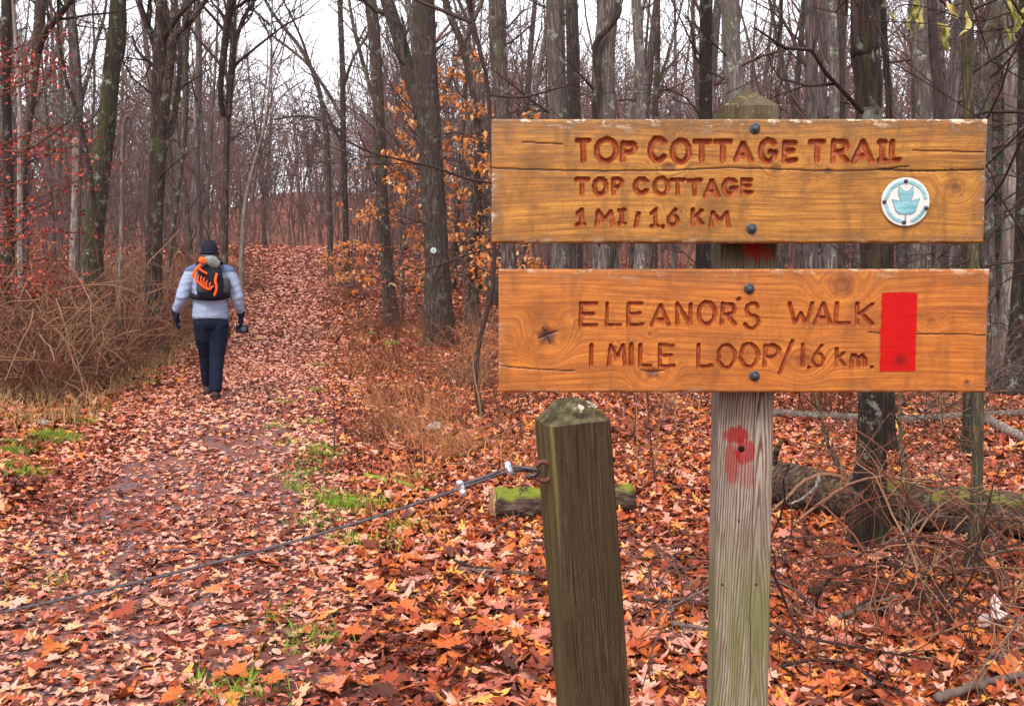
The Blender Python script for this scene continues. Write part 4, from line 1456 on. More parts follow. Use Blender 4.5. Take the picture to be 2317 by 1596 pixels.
# ---- evergreens far back
def evergreen(label, u, Y_, H, R, seed):
    rng = np.random.default_rng(seed)
    p_ = at(u, 600, Y_)
    p_[2] = hz(p_[0], Y_)
    root = thing('hemlock_tree', label, 'tree', p_, 0, 'evergreens among the bare trees')
    mb = MB()
    mb.tube([(0, 0, -.2), (0, 0, H * .5), (0.05, 0, H)], [H * .013, H * .008, .01], 8)
    mb.build('trunk', MAT['bark_dark'], root)
    mb = MB()
    pos, dirs = [], []
    for k_ in range(int(H * 16)):
        z_ = H * rng.uniform(.08, 1) ** 1.0
        az = rng.uniform(0, 6.28)
        L_ = R * (1.02 - z_ / H) * rng.uniform(.6, 1.1) + .15
        pts = wander((0, 0, z_), (math.cos(az), math.sin(az), -.05), L_, 4, .08, -.06, rng)
        mb.tube(pts, np.linspace(.018, .004, 5), 3, caps=False)
        for m_ in range(int(26 * L_)):
            s_ = rng.uniform(.3, 4)
            a_ = min(int(s_), 3)
            pos.append(pts[a_] + (pts[a_ + 1] - pts[a_]) * (s_ - a_) + rng.normal(size=3) * np.array([.10, .10, .05]))
            dirs.append(az)
    pos = np.array(pos)
    n_ = len(pos)
    sv = np.array([[0, -.5, 0], [.12, 0, -.02], [0, .6, -.08], [-.12, 0, -.02]])
    V_, T_ = scatter(sv, np.array([[0, 1, 2], [0, 2, 3]]), pos, rng.uniform(.12, .26, n_), rotmats(n_, np.array(dirs) - 1.57 + rng.normal(0, .7, n_), .35, None, rng))
    mb.add(V_, None, T_)
    mb.build('crown', MAT['evergreen'], root)


evergreen('hemlock with dark green needles behind the right end of the upper board', 2275, 22, 7.0, 2.0, 31)
evergreen('small green hemlock glimpsed left of the upper board behind orange leaves', 1085, 33, 6.0, 1.6, 32)
evergreen('hazy hemlock far behind the right board ends, taller than its neighbour', 2215, 34, 11.0, 2.6, 33)

# ---- the rest of the wood: shared shapes, one object per tree
def proto_tree(seed, H, r, lean):
    rng = np.random.default_rng(seed)
    mbt = MB()
    P_ = wander((0, 0, 0), (lean, 0, 1), H, 14, .035, .03, rng)
    P_[0, 2] -= .3
    rr = r * (1 - np.linspace(0, 1, 15) ** 1.1 * .93)
    rr[0] *= 1.35
    A_ = spline(np.column_stack([P_, rr]), 30)
    mbt.tube(A_[:, :3], A_[:, 3], 9, lump=.04)
    mbc = MB()
    fork = rng.uniform() < .45
    if fork:
        i = int(30 * rng.uniform(.22, .45))
        grow(mbt, A_[i, :3], side_dir((0, 0, 1), .3, rng), H * .5, A_[i, 3] * .72, 0, 7, .06, .05, nseg=8, rng=rng)
    for k_ in range(20):
        t_ = rng.uniform(.3, 1) if k_ < 15 else rng.uniform(.08, .3)
        i = min(int(t_ * 29), 28)
        L_ = H * rng.uniform(.10, .26) * (1.1 - .5 * t_) if k_ < 15 else rng.uniform(.6, 1.6)
        grow(mbc, A_[i, :3], side_dir((0, 0, 1), rng.uniform(.45, 1.05), rng), L_, max(A_[i, 3] * .42, .014), 2, 4, .16, .07, (3, 4), rng=rng, rmin=.006)
    return mbt.mesh('trunk'), mbc.mesh('crown')


PROTO = [proto_tree(100 + i, H, r, l) for i, (H, r, l) in enumerate([(17, .15, 0), (15, .11, .03), (18, .18, -.02), (14, .085, .05), (16, .13, -.04), (12, .06, .06), (11, .05, -.07), (15, .10, .0), (18, .20, .02), (10, .045, .04)])]
FARM = ['bark_far', 'bark_brown', 'bark_grey', 'bark_far', 'bark_ridge']
PM = {}
for i, (tm, cm) in enumerate(PROTO):
    for j in range(2):
        a_, b_ = (tm, cm) if j == 0 else (tm.copy(), cm.copy())
        a_.materials.append(MAT[FARM[(i + j * 2) % 5]])
        b_.materials.append(MAT['twig_dark' if j else 'twig_far'])
        PM[i, j] = (a_, b_)
rng = np.random.default_rng(77)
placed = []
first_row = []
ntree = 0
tries = 0
while ntree < 190 and tries < 6000:
    tries += 1
    Y_ = 20 + 52 * rng.uniform() ** .8
    u = rng.uniform(-260, 2580)
    x_ = (u - 1158.5) / FPX * Y_
    dt = abs(x_ - float(trail_x(Y_)))
    if dt < 2.4 or (520 < u < 830 and Y_ < 60) or (Y_ < 26 and 830 < u < 1110):
        continue
    if any((x_ - a) ** 2 + (Y_ - b) ** 2 < (.7 + Y_ * .012) ** 2 for a, b in placed):
        continue
    placed.append((x_, Y_))
    k_, j_ = int(rng.integers(0, 10)), int(rng.integers(0, 2))
    side = 'left' if u < 560 else 'right' if u > 1110 else 'mid'
    depth = 'near' if Y_ < 32 else 'mid' if Y_ < 48 else 'far'
    how = {'near': 'bare slender tree standing in the first rows', 'mid': 'bare slender tree in the middle depth', 'far': 'thin hazy bare tree far back'}[depth]
    where = {'left': 'of the wood left of the trail', 'right': 'of the wood behind the sign boards', 'mid': 'of the wood between trail and sign boards'}[side]
    zg = float(hz(x_, Y_))
    root = thing('bare_tree', how + ' ' + where, 'tree', (x_, Y_, zg), rng.uniform(0, 6.28), how + ' ' + where)
    s_ = rng.uniform(.85, 1.15)
    root.scale = (s_, s_, s_ * rng.uniform(.9, 1.1))
    tm, cm = PM[k_, j_]
    link('trunk', tm, None, root)
    link('crown', cm, None, root)
    first_row.append((u, root, k_, j_, side)) if depth == 'near' else None
    ntree += 1

ORD = 'first second third fourth fifth sixth seventh eighth ninth tenth eleventh twelfth thirteenth fourteenth fifteenth sixteenth seventeenth eighteenth nineteenth twentieth'.split()
for sd, place in (('left', 'left of the trail'), ('mid', 'between trail and boards'), ('right', 'behind the boards')):
    row = sorted([f for f in first_row if f[4] == sd], key=lambda f: f[0])
    for i_, (u, root, k_, j_, _s) in enumerate(row):
        look = ['straight', 'thin', 'stout', 'slim leaning', 'straight', 'very thin', 'very thin', 'slim', 'stout', 'very thin'][k_]
        tone = {'bark_far': 'grey-brown', 'bark_brown': 'brown', 'bark_grey': 'grey', 'bark_ridge': 'furrowed'}[FARM[(k_ + j_ * 2) % 5]]
        n_th = ORD[i_] if i_ < len(ORD) else 'far right'
        root['label'] = '%s %s bare tree, %s from left in second row %s' % (look, tone, n_th, place)
        root['group'] = 'second-row trees ' + place

# ---- the far wood as one mass of stems and twigs
def far_wood(name, n, y0, y1, hmin, hmax, rmin, seed, mat, nproto=10, u0=-420, u1=2740, gap=True, label=None, twig=9, px=1.0, q=2.2):
    rng = np.random.default_rng(seed)
    protos = []
    for k_ in range(nproto):
        mb = MB()
        P_ = wander((0, 0, 0), (rng.normal() * .11, rng.normal() * .11, 1), 1.0, 5, .09, .02, rng)
        mb.tube(P_, np.linspace(1, .3, 6) * rng.uniform(.003, .0085) * px, 3, caps=False)
        for m_ in range(twig):
            s_ = rng.uniform(.6, 5)
            a_ = min(int(s_), 4)
            p_ = P_[a_] + (P_[a_ + 1] - P_[a_]) * (s_ - a_)
            grow(mb, p_, side_dir((0, 0, 1), rng.uniform(.4, 1.35), rng), rng.uniform(.12, .34), .0030 * px, 1, 3, .15, .05, (2, 3), 3, rng=rng, rmin=.0016 * px)
        protos.append(mb.arrays())
    VS, QS, off = [], [], 0
    for i_ in range(n):
        while True:
            Y_ = y0 + (y1 - y0) * rng.uniform() ** .9
            u = rng.uniform(u0, u1)
            x_ = (u - 1158.5) / FPX * Y_
            if abs(x_ - float(trail_x(Y_))) > 1.7 or Y_ > 54:
                break
        V0, Q0, _ = protos[rng.integers(nproto)]
        h = rng.uniform(hmin, hmax)
        if gap and 560 < u < 800:
            h *= .8
        w = h * rng.uniform(.8, 1.2)
        c_, s_ = math.cos(rng.uniform(0, 6.28)), math.sin(rng.uniform(0, 6.28))
        V = V0 * (w, w, h)
        a_ = rng.uniform(0, 6.28)
        V = np.column_stack([V[:, 0] * math.cos(a_) - V[:, 1] * math.sin(a_) + x_, V[:, 0] * math.sin(a_) + V[:, 1] * math.cos(a_) + Y_, V[:, 2] + float(hz(x_, Y_)) - .05])
        VS.append(V)
        QS.append(Q0 + off)
        off += len(V)
    me = mesh_from(name, np.vstack(VS), np.vstack(QS))
    o = link(name, me, mat, kind='stuff')
    o['label'] = label
    return o


far_wood('distant_wood', 1150, 58, 125, 9, 16, .03, 5, MAT['twig_far'], label='hazy mass of bare trees on the far rise', px=.95, twig=13)
far_wood('hill_wood', 600, 105, 175, 9, 15, .03, 15, MAT['twig_far'], label='bare treetops along the crest of the far hill', px=1.6, twig=9)
far_wood('distant_brush', 520, 46, 90, 1.5, 6.0, .01, 9, MAT['twig_far'], label='low hazy brush along the far crest of the trail', px=1.8, twig=7)
far_wood('undergrowth', 650, 22, 56, 1.6, 5.0, .01, 6, MAT['twig_far'], label='thin bare saplings and brush filling the wood', px=.8, twig=7)


# ================================================================== THE HIKER
def fabric(name, c, var=.3, scale=60, wr=.006, rough=.85):
    m, nt, b = nmat(name, rough, .04)
    n = noise(nt, coords(nt), scale, 3)
    w = noise(nt, coords(nt, (6, 6, 16)), 1.3, 3, .5, .8)
    setc(nt, b, ramp(nt, n, [(.3, tuple(q * (1 - var) for q in c)), (.7, tuple(q * (1 + var) for q in c))]))
    bump(nt, b, mth(nt, 'ADD', mth(nt, 'MULTIPLY', n, .12), w), .7, wr * 3)
    return m


def jacket_mat():
    m, nt, b = nmat('heather_jacket', .85, .05)
    n = noise(nt, coords(nt), 90, 3)
    w = noise(nt, coords(nt, (7, 7, 18)), 1.2, 3, .5, 1.0)
    z = nd(nt, 'SeparateXYZ', {'Vector': coords(nt)}).outputs[2]
    c = ramp(nt, n, [(.3, (.16, .19, .28)), (.7, (.28, .32, .43))])
    yoke = nd(nt, 'MapRange', {'Value': mth(nt, 'ADD', z, mth(nt, 'MULTIPLY', w, .02)), 'From Min': 1.505, 'From Max': 1.512}).outputs[0]
    c = mixc(nt, yoke, c, (.075, .10, .18))
    setc(nt, b, c)
    bump(nt, b, mth(nt, 'ADD', mth(nt, 'MULTIPLY', n, .1), w), .8, .02)
    return m


MAT['jacket'] = jacket_mat()
MAT['trousers'] = fabric('trousers', (.008, .010, .022), .4)
MAT['knit'] = fabric('knit_hat', (.012, .013, .022), .4, 120)
MAT['glove'] = fabric('glove', (.010, .010, .020), .4)
MAT['boot'] = plain('boot_leather', (.045, .026, .022), .6, .4, 40, bmp=.003)
MAT['skin'] = plain('skin', (.50, .27, .20), .5, .1)
MAT['pack_black'] = fabric('pack_black', (.014, .014, .020), .4)
MAT['pack_grey'] = fabric('pack_grey', (.045, .045, .05), .35)
MAT['pack_light'] = fabric('pack_light', (.17, .175, .17), .25)
MAT['orange'] = plain('orange_rubber', (.80, .085, .006), .5, .15)
MAT['camera'] = plain('camera_body', (.012, .012, .016), .35, .3)
MAT['lens'] = plain('lens_glass', (.05, .06, .09), .08, .2)


def loft(mb, rings, sides=18, cap=.5):
    """rings: (x, y, z, rx, ry) stacked along their centre line, ends rounded"""
    rg = [np.array(r, float) for r in rings]
    c = np.array([r[:3] for r in rg])
    T = np.gradient(c, axis=0)
    T /= np.linalg.norm(T, axis=1)[:, None] + 1e-9
    ext = []
    for e, sg in ((0, -1), (-1, 1)):
        L_ = []
        for a in (30, 60, 82):
            s = math.cos(math.radians(a))
            off = math.sin(math.radians(a)) * min(rg[e][3], rg[e][4]) * cap
            L_.append((c[e] + T[e] * sg * off, T[e], rg[e][3] * s, rg[e][4] * s))
        ext.append(L_)
    allr = ext[0][::-1] + [(c[i], T[i], rg[i][3], rg[i][4]) for i in range(len(rg))] + ext[1]
    V = []
    th = np.arange(sides) * 2 * np.pi / sides
    for p, t, rx, ry in allr:
        A = np.array([1.0, 0, 0]) - t * t[0]
        A /= np.linalg.norm(A) + 1e-9
        B = np.cross(t, A)
        V.append(p + np.outer(np.cos(th) * rx, A) + np.outer(np.sin(th) * ry, B))
    k_ = len(V)
    V = np.vstack(V + [allr[0][0][None], allr[-1][0][None]])
    i = np.arange(k_ - 1)[:, None] * sides
    j = np.arange(sides)[None, :]
    q = np.stack([i + j, i + (j + 1) % sides, i + sides + (j + 1) % sides, i + sides + j], -1).reshape(-1, 4)
    jj = np.arange(sides)
    t0 = np.stack([np.full(sides, k_ * sides), (jj + 1) % sides, jj], -1)
    t1 = np.stack([np.full(sides, k_ * sides + 1), (k_ - 1) * sides + jj, (k_ - 1) * sides + (jj + 1) % sides], -1)
    mb.add(V, q, np.vstack([t0, t1]))


def blob(name, chains, mat, parent, voxel=.012, smooth=6, loc=(0, 0, 0), disp=0.0):
    mb = MB()
    for c in chains:
        loft(mb, c)
    o = link('tmp_shape', mb.mesh('tmp'))
    r = o.modifiers.new('r', 'REMESH')
    r.mode = 'VOXEL'
    r.voxel_size = voxel
    s = o.modifiers.new('s', 'SMOOTH')
    s.iterations = smooth
    s.factor = .5
    dg = bpy.context.evaluated_depsgraph_get()
    me = bpy.data.meshes.new_from_object(o.evaluated_get(dg))
    me.name = name
    bpy.data.objects.remove(o, do_unlink=True)
    for p in me.polygons:
        p.use_smooth = True
    if disp:
        co = np.empty(len(me.vertices) * 3, np.float32)
        no = np.empty(len(me.vertices) * 3, np.float32)
        me.vertices.foreach_get('co', co)
        me.vertices.foreach_get('normal', no)
        co, no = co.reshape(-1, 3), no.reshape(-1, 3)
        d = np.sin(co[:, 2] * 55 + co[:, 0] * 22 + np.sin(co[:, 1] * 30)) * np.sin(co[:, 2] * 23 - co[:, 0] * 31 + 1)
        me.vertices.foreach_set('co', (co + no * (d * disp)[:, None]).ravel())
    me.materials.clear()
    return link(name, me, mat, parent, loc)


def hk(zx, zy):
    return (zx - 545) * .00149, (1455 - zy) * .00149


hp = gp(481, 903) + np.array([0, 0, .022])
person = thing('person', 'hiker in pale blue jacket, dark trousers and black beanie walking away along the trail', 'person', hp, math.radians(13))
# joints (local: x to the right as seen from behind, y forward, z up)
LS, RS = (-.195, .02, 1.50), (.205, .02, 1.495)
LE, RE = (-.315, -.035, 1.20), (.310, -.035, 1.19)
LW, RW = (-.400, .055, 1.015), (.345, .045, 1.00)
LH, RH = (-.105, .0, .93), (.095, .0, .93)
LK, RK = (-.078, .17, .52), (.062, .01, .50)
LA, RA = (-.082, .33, .115), (.040, -.10, .10)
body = blob('body', [
    [(0, .02, .90, .17, .115), (0, .02, 1.02, .16, .11), (0, .02, 1.15, .155, .11), (0, .02, 1.35, .185, .12), (0, .02, 1.47, .19, .10), (0, .025, 1.53, .11, .07)],
    [(0, .03, 1.50, .06, .06), (0, .045, 1.62, .058, .06)],
    [(0, .055, 1.64, .06, .075), (0, .06, 1.70, .076, .095), (0, .055, 1.77, .08, .10), (0, .05, 1.82, .065, .08)],
    [(0, .15, 1.69, .014, .016), (0, .168, 1.672, .016, .014)],
    [(-.083, .055, 1.70, .012, .022), (-.086, .05, 1.735, .013, .024)], [(.083, .055, 1.70, .012, .022), (.086, .05, 1.735, .013, .024)],
    [(*LS, .055, .055), (*LE, .042, .042), (*LW, .030, .030)], [(*RS, .055, .055), (*RE, .042, .042), (*RW, .030, .030)],
    [(*LH, .088, .09), (*LK, .058, .06), (*LA, .038, .042)], [(*RH, .088, .09), (*RK, .058, .06), (*RA, .038, .042)],
], MAT['skin'], person, .014, 5)
jacket = blob('jacket', [
    [(0, .01, .965, .215, .155), (0, .01, 1.04, .212, .155), (0, .015, 1.15, .205, .150), (0, .02, 1.32, .225, .155), (0, .02, 1.44, .225, .140), (0, .02, 1.52, .175, .105), (0, .03, 1.575, .085, .075)],
    [(-.15, .02, 1.515, .085, .08), (*LS, .092, .09), ((LS[0] + LE[0]) / 2 - .005, 0, 1.36, .088, .090), (*LE, .078, .082), ((LE[0] + LW[0]) / 2, .01, 1.11, .060, .064), (LW[0] + .004, LW[1] - .005, LW[2] + .035, .052, .055)],
    [(.15, .02, 1.515, .085, .08), (*RS, .092, .09), ((RS[0] + RE[0]) / 2 + .005, 0, 1.355, .088, .090), (*RE, .078, .082), ((RE[0] + RW[0]) / 2, .0, 1.09, .060, .064), (RW[0], RW[1] - .005, RW[2] + .035, .052, .055)],
], MAT['jacket'], person, .011, 5, disp=.0035)
trous = blob('trousers', [
    [(0, .005, 1.02, .185, .13), (0, .0, .94, .19, .14), (0, .0, .87, .185, .135)],
    [(LH[0] + .005, 0, .90, .105, .125), (-.092, .05, .70, .098, .110), (*LK, .084, .088), (-.084, .25, .32, .070, .080), (LA[0], LA[1] - .01, .15, .066, .080)],
    [(RH[0], 0, .90, .110, .125), (.088, .02, .70, .104, .112), (*RK, .090, .092), (.05, -.045, .30, .080, .086), (RA[0], RA[1], .095, .076, .090)],
    [(.175, .0, .78, .024, .06), (.165, .01, .66, .026, .06)],
], MAT['trousers'], person, .011, 4, disp=.002)
hat = blob('beanie', [[(0, .055, 1.715, .094, .112), (0, .052, 1.76, .098, .116), (0, .047, 1.82, .086, .10), (0, .045, 1.855, .056, .066)]], MAT['knit'], person, .009, 4)
mb = MB()
th = np.linspace(0, 2 * np.pi, 33)
mb.tube(np.stack([np.cos(th) * .097, .055 + np.sin(th) * .115, 1.722 + 0 * th], -1), .017, 8, caps=False)
mb.build('hat_cuff', MAT['knit'], hat)
# hair at the nape
mb = MB()
th = np.linspace(math.pi * 1.12, math.pi * 1.88, 14)
mb.tube(np.stack([np.cos(th) * .082, .05 + np.sin(th) * .096, 1.69 + 0 * th], -1), .018, 7)
MAT['hair'] = plain('grey_hair', (.10, .085, .075), .7)
mb.build('hair', MAT['hair'], person)


def glove(W, sgn, curl):
    x, y, z = W
    g = 1.22
    ch = [[(x, y, z + .03, .040, .040), (x, y + .004, z - .01, .036, .034), (x + sgn * .002, y + .012, z - .055, .024, .046), (x + sgn * .002, y + .014, z - .095, .020, .046)]]
    for k_, (dy, L_) in enumerate(((.040, .062), (.016, .072), (-.008, .066), (-.030, .052))):
        b = (x + sgn * .002, y + .014 + dy, z - .095)
        m = (b[0] - sgn * curl * .014, b[1] + .004, b[2] - L_ * .55)
        e = (b[0] - sgn * curl * .042, b[1] + .006, b[2] - L_ * .95)
        ch.append([(*b, .0125, .0125), (*m, .0118, .0118), (*e, .010, .010)])
    t = (x - sgn * .004, y + .045, z - .035)
    ch.append([(*t, .014, .014), (t[0] - sgn * .012, t[1] + .028, t[2] - .034, .0125, .0125), (t[0] - sgn * .02, t[1] + .034, t[2] - .064, .0105, .0105)])
    return [[(x + (a - x) * g, y + (b - y) * g, z + (c - z) * g, d * g, e * g) for a, b, c, d, e in s] for s in ch]


blob('glove', glove(LW, -1, .7), MAT['glove'], person, .0055, 2)
blob('glove', glove(RW, 1, 1.1), MAT['glove'], person, .0055, 2)


def boot(A_, lift, toe_up):
    x, y, z = A_
    g = lift
    return [[(x, y - .005, g + .19, .056, .062), (x, y, g + .12, .056, .066), (x, y + .005, g + .07, .054, .070)],
            [(x, y - .055, g + .045, .043, .043), (x, y + .03, g + .052, .047, .045), (x + .004, y + .12, g + .044 + toe_up * .5, .050, .036), (x + .006, y + .185, g + .036 + toe_up, .042, .026)]]


bl = blob('boot', boot((LA[0], LA[1], LA[2]), .0, .03), MAT['boot'], person, .008, 3)
br = blob('boot', boot((RA[0], RA[1], RA[2]), .0, .0), MAT['boot'], person, .008, 3)
for bo_, A_, tu in ((bl, LA, .03), (br, RA, .0)):
    mb = MB()
    x, y, z = A_
    o_ = [(x - .045, y - .10), (x + .045, y - .10), (x + .054, y), (x + .058, y + .13), (x + .03, y + .225), (x - .025, y + .225), (x - .05, y + .13), (x - .05, y)]
    n_ = len(o_)
    zz = [0.0, 0, 0, tu * .4, tu, tu, tu * .4, 0]
    V_ = [(a, b_, c_ - .002) for (a, b_), c_ in zip(o_, zz)] + [(a, b_, c_ + .026) for (a, b_), c_ in zip(o_, zz)]
    j_ = np.arange(n_)
    mb.add(V_, np.stack([j_, (j_ + 1) % n_, n_ + (j_ + 1) % n_, n_ + j_], -1), np.vstack([np.stack([np.zeros(n_ - 2, int), j_[2:], j_[1:-1]], -1), n_ + np.stack([np.zeros(n_ - 2, int), j_[1:-1], j_[2:]], -1)]))
    mb.build('sole', MAT['pack_black'], bo_, smooth=False)

# daypack on his back (worn: a thing of its own)
pack = thing('backpack', 'black and grey daypack with orange lacing on the hiker\'s back', 'backpack', hp, math.radians(13))
pk = blob('pack_body', [[(.015, -.20, 1.22, .150, .080), (.015, -.215, 1.33, .158, .088), (.012, -.21, 1.46, .150, .082), (.01, -.19, 1.56, .125, .070)]], MAT['pack_black'], pack, .010, 4, disp=.003)
blob('top_flap', [[(-.06, -.235, 1.60, .060, .040), (.03, -.24, 1.615, .085, .052), (.11, -.225, 1.58, .055, .042)], [(.02, -.17, 1.62, .10, .05), (.02, -.13, 1.655, .085, .04)]], MAT['pack_light'], pack, .009, 4)
blob('side_pocket', [[(.165, -.17, 1.27, .070, .058), (.175, -.17, 1.33, .078, .060), (.165, -.17, 1.40, .070, .052)]], MAT['pack_grey'], pack, .009, 4)
blob('front_pocket', [[(-.07, -.285, 1.27, .065, .030), (-.06, -.295, 1.33, .070, .032), (-.05, -.29, 1.38, .065, .028)]], MAT['pack_grey'], pack, .009, 3)
mb = MB()
th = np.linspace(math.pi * .98, math.pi * 2.02, 26)
mb.tube(np.stack([np.cos(th) * .225, .01 + np.sin(th) * .185, 1.235 - .045 * np.abs(np.sin(th))], -1), .030, 8)
mb.build('hip_belt', MAT['pack_black'], pack)
for sx in (-1, 1):
    mb = MB()
    mb.tube(spline([(sx * .10, -.17, 1.56), (sx * .115, -.10, 1.615), (sx * .13, .0, 1.615), (sx * .145, .10, 1.55), (sx * .17, .165, 1.40), (sx * .20, .10, 1.27), (sx * .19, -.10, 1.22)], 34), .020, 8, flat=None)
    mb.build('shoulder_strap', MAT['pack_black'], pack)


def ol(pts, r):
    mb = MB()
    mb.tube(spline([(hk(a, b)[0], y_, hk(a, b)[1]) for a, b, y_ in pts], 8 * len(pts)), r, 8)
    mb.build('orange_cord', MAT['orange'], pack)


blob('orange_bundle', [[(*[hk(488, 352)[0], -.302, hk(488, 352)[1]], .036, .024), (hk(512, 362)[0], -.310, hk(512, 362)[1], .042, .028), (hk(520, 378)[0], -.308, hk(520, 378)[1], .030, .024)]], MAT['orange'], pack, .007, 3)
ol([(495, 395, -.312), (465, 425, -.322), (440, 465, -.318), (432, 490, -.31)], .018)
ol([(470, 415, -.322), (500, 440, -.328), (540, 465, -.326)], .012)
for a, b in ((448, 470), (470, 482), (492, 494), (512, 508), (532, 528), (556, 545)):
    ol([(a + 6, b - 12, -.328), (a, b + 18, -.332), (a + 6, b + 48, -.326)], .0075)
ol([(452, 515, -.326), (490, 548, -.332), (545, 585, -.330), (585, 560, -.326)], .011)
ol([(612, 462, -.300), (600, 520, -.314), (608, 575, -.314), (590, 635, -.30)], .015)

# camera in his right hand
ck = thing('camera_in_hand', 'small black camera held low in the hiker\'s right hand', 'camera', hp, math.radians(13))
mb = MB()
mb.box((RW[0] + .012, RW[1] + .02, RW[2] - .185), (.150, .06, .10))
cbod = mb.build('camera_body', MAT['camera'], ck, smooth=False)
bv_ = cbod.modifiers.new('bevel', 'BEVEL')
bv_.width = .01
bv_.segments = 2
mb = MB()
mb.tube([(RW[0] + .03, RW[1] - .004, RW[2] - .185), (RW[0] + .035, RW[1] - .06, RW[2] - .19)], [.044, .041], 16)
mb.build('lens_barrel', MAT['camera'], ck)
mb = MB()
mb.tube([(RW[0] + .035, RW[1] - .0605, RW[2] - .19), (RW[0] + .0353, RW[1] - .0635, RW[2] - .1903)], [.034, .030], 16)
mb.build('lens', MAT['lens'], ck)


# ================================================================== LOGS, STICKS, STONES
def log_mat(name='rotting_log', lo=.50):
    m, nt, b = nmat(name, .9, .1)
    v = coords(nt, (1.5, 14, 14))
    n = noise(nt, v, 3.0, 5, .65)
    c = ramp(nt, n, [(.36, (.012, .007, .005)), (.54, (.065, .038, .027)), (.72, (.17, .115, .09))])
    g = nd(nt, 'NewGeometry')
    up = nd(nt, 'SeparateXYZ', {'Vector': g.outputs['Normal']}).outputs[2]
    mn = noise(nt, coords(nt, (3, 3, 3)), 2.2, 5, .7)
    mm = mth(nt, 'MULTIPLY', smooth_band(nt, up, .45, .85), ramp(nt, mn, [(lo, 0.0), (lo + .07, .95)]))
    c = mixc(nt, mm, c, (.15, .17, .02))
    setc(nt, b, c)
    bump(nt, b, n, .9, .03)
    return m


MAT['log'] = log_mat()
MAT['mossy_log'] = log_mat('mossy_log', .40)
MAT['cut_end'] = plain('log_end', (.20, .105, .06), .9, .5, 30, bmp=.004)


def gline(px, lift=0.0):
    """a chain of ground points under the measured pixels, lifted by the radius"""
    return np.array([gp(u, v) for u, v in px])


def lay_log(name, label, px, dia, mat, cat, lump=.05, sides=14, end=None, knots=3, taper=.9, sink=.25, n=26, raised=None):
    P_ = gline(px)
    r = dia / 2
    P_[:, 2] += r * (1 - sink)
    if raised is not None:
        P_[:, 2] += np.array(raised)
    L_ = spline(P_, n)
    L_[:, 2] += RNG.normal(size=n) * r * .04
    loc = L_[0].copy()
    mb = MB()
    rr = r * np.linspace(1, taper, n) * (1 + .05 * np.sin(np.arange(n) * 1.1))
    mb.tube(L_, rr, sides, lump=lump)
    root = thing(name, label, cat, loc)
    mb.build('bole', MAT[mat], root, off=loc)
    d = rod_to(L_[1] - L_[0])
    if end:
        mb = MB()
        mb.tube([L_[0] + d * .004, L_[0] - d * .012], [rr[0] * 1.01, rr[0] * .93], sides)
        mb.build('cut_end', MAT[end], root, off=loc, smooth=False)
    for k_ in range(knots):
        i = int(RNG.integers(3, n - 3))
        mb = MB()
        dd = side_dir(d, 1.1)
        dd[2] = abs(dd[2]) + .2
        pts = wander(L_[i] + rod_to(dd) * rr[i] * .6, dd, r * RNG.uniform(1.2, 2.4), 3, .1)
        mb.tube(pts, np.linspace(r * .22, r * .10, 4), 6)
        mb.build('branch_stub', MAT[mat], root, off=loc)
    return root


lay_log('fallen_log', 'large rotting fallen log with mossy top behind the big dark trunk', [(1640, 1120), (1745, 1140), (1860, 1168), (2000, 1195), (2150, 1215), (2330, 1235), (2480, 1255)], .27, 'log', 'log', .07, 18, None, 3, .92, -.05)
lay_log('mossy_log', 'short moss-covered log lying behind the gate post', [(1117, 1178), (1200, 1174), (1310, 1166), (1428, 1158)], .215, 'mossy_log', 'log', .10, 18, 'cut_end', 2, .78, .22)
lay_log('fallen_pole', 'long grey fallen trunk lying across the forest floor behind the posts', [(1640, 942), (1760, 944), (1900, 952), (2050, 958), (2180, 950), (2330, 942), (2420, 936)], .105, 'bark_pale', 'log', .05, 10, None, 4, .8, .3)
lay_log('fallen_pole', 'pale fallen limb sloping down at the right edge beyond the long fallen trunk', [(2235, 960), (2280, 985), (2340, 1015), (2420, 1050)], .11, 'bark_pale', 'log', .05, 10, None, 1, .8, .2)
lay_log('mossy_branch', 'yellow-green mossy branch on the ground beside the trail, left of the cable clamps', [(828, 1082), (870, 1092), (920, 1104), (972, 1118)], .05, 'moss', 'branch', .10, 8, None, 1, .7, .3)
lay_log('weathered_branch', 'crooked grey branch stub standing at the left verge of the trail', [(118, 905), (128, 880), (140, 858), (160, 845)], .075, 'twig_grey', 'branch', .06, 9, None, 2, .6, .1, raised=[0, .04, .10, .16])
lay_log('weathered_branch', 'dark bent branch lying at the left edge of the view near the brush', [(-20, 855), (8, 870), (30, 890), (42, 905)], .10, 'bark_dark', 'branch', .06, 9, None, 1, .6, .1, raised=[.16, .12, .06, 0])
lay_log('fallen_branch', 'dark branch on the ground at the far right side of the trail bend', [(745, 652), (780, 645), (815, 636)], .10, 'bark_dark', 'branch', .06, 8, None, 1, .7, .2)
lay_log('birch_stick', 'half white, half dark stick lying on the leaves below the cable', [(782, 1263), (800, 1270), (828, 1281)], .022, 'bark_pale', 'stick', .06, 8, None, 0, .9, .0)
lay_log('dark_stick', 'short dark stick continuing from the white stick below the cable', [(826, 1280), (850, 1290), (868, 1298)], .026, 'bark_dark', 'stick', .06, 8, None, 0, .9, .0)

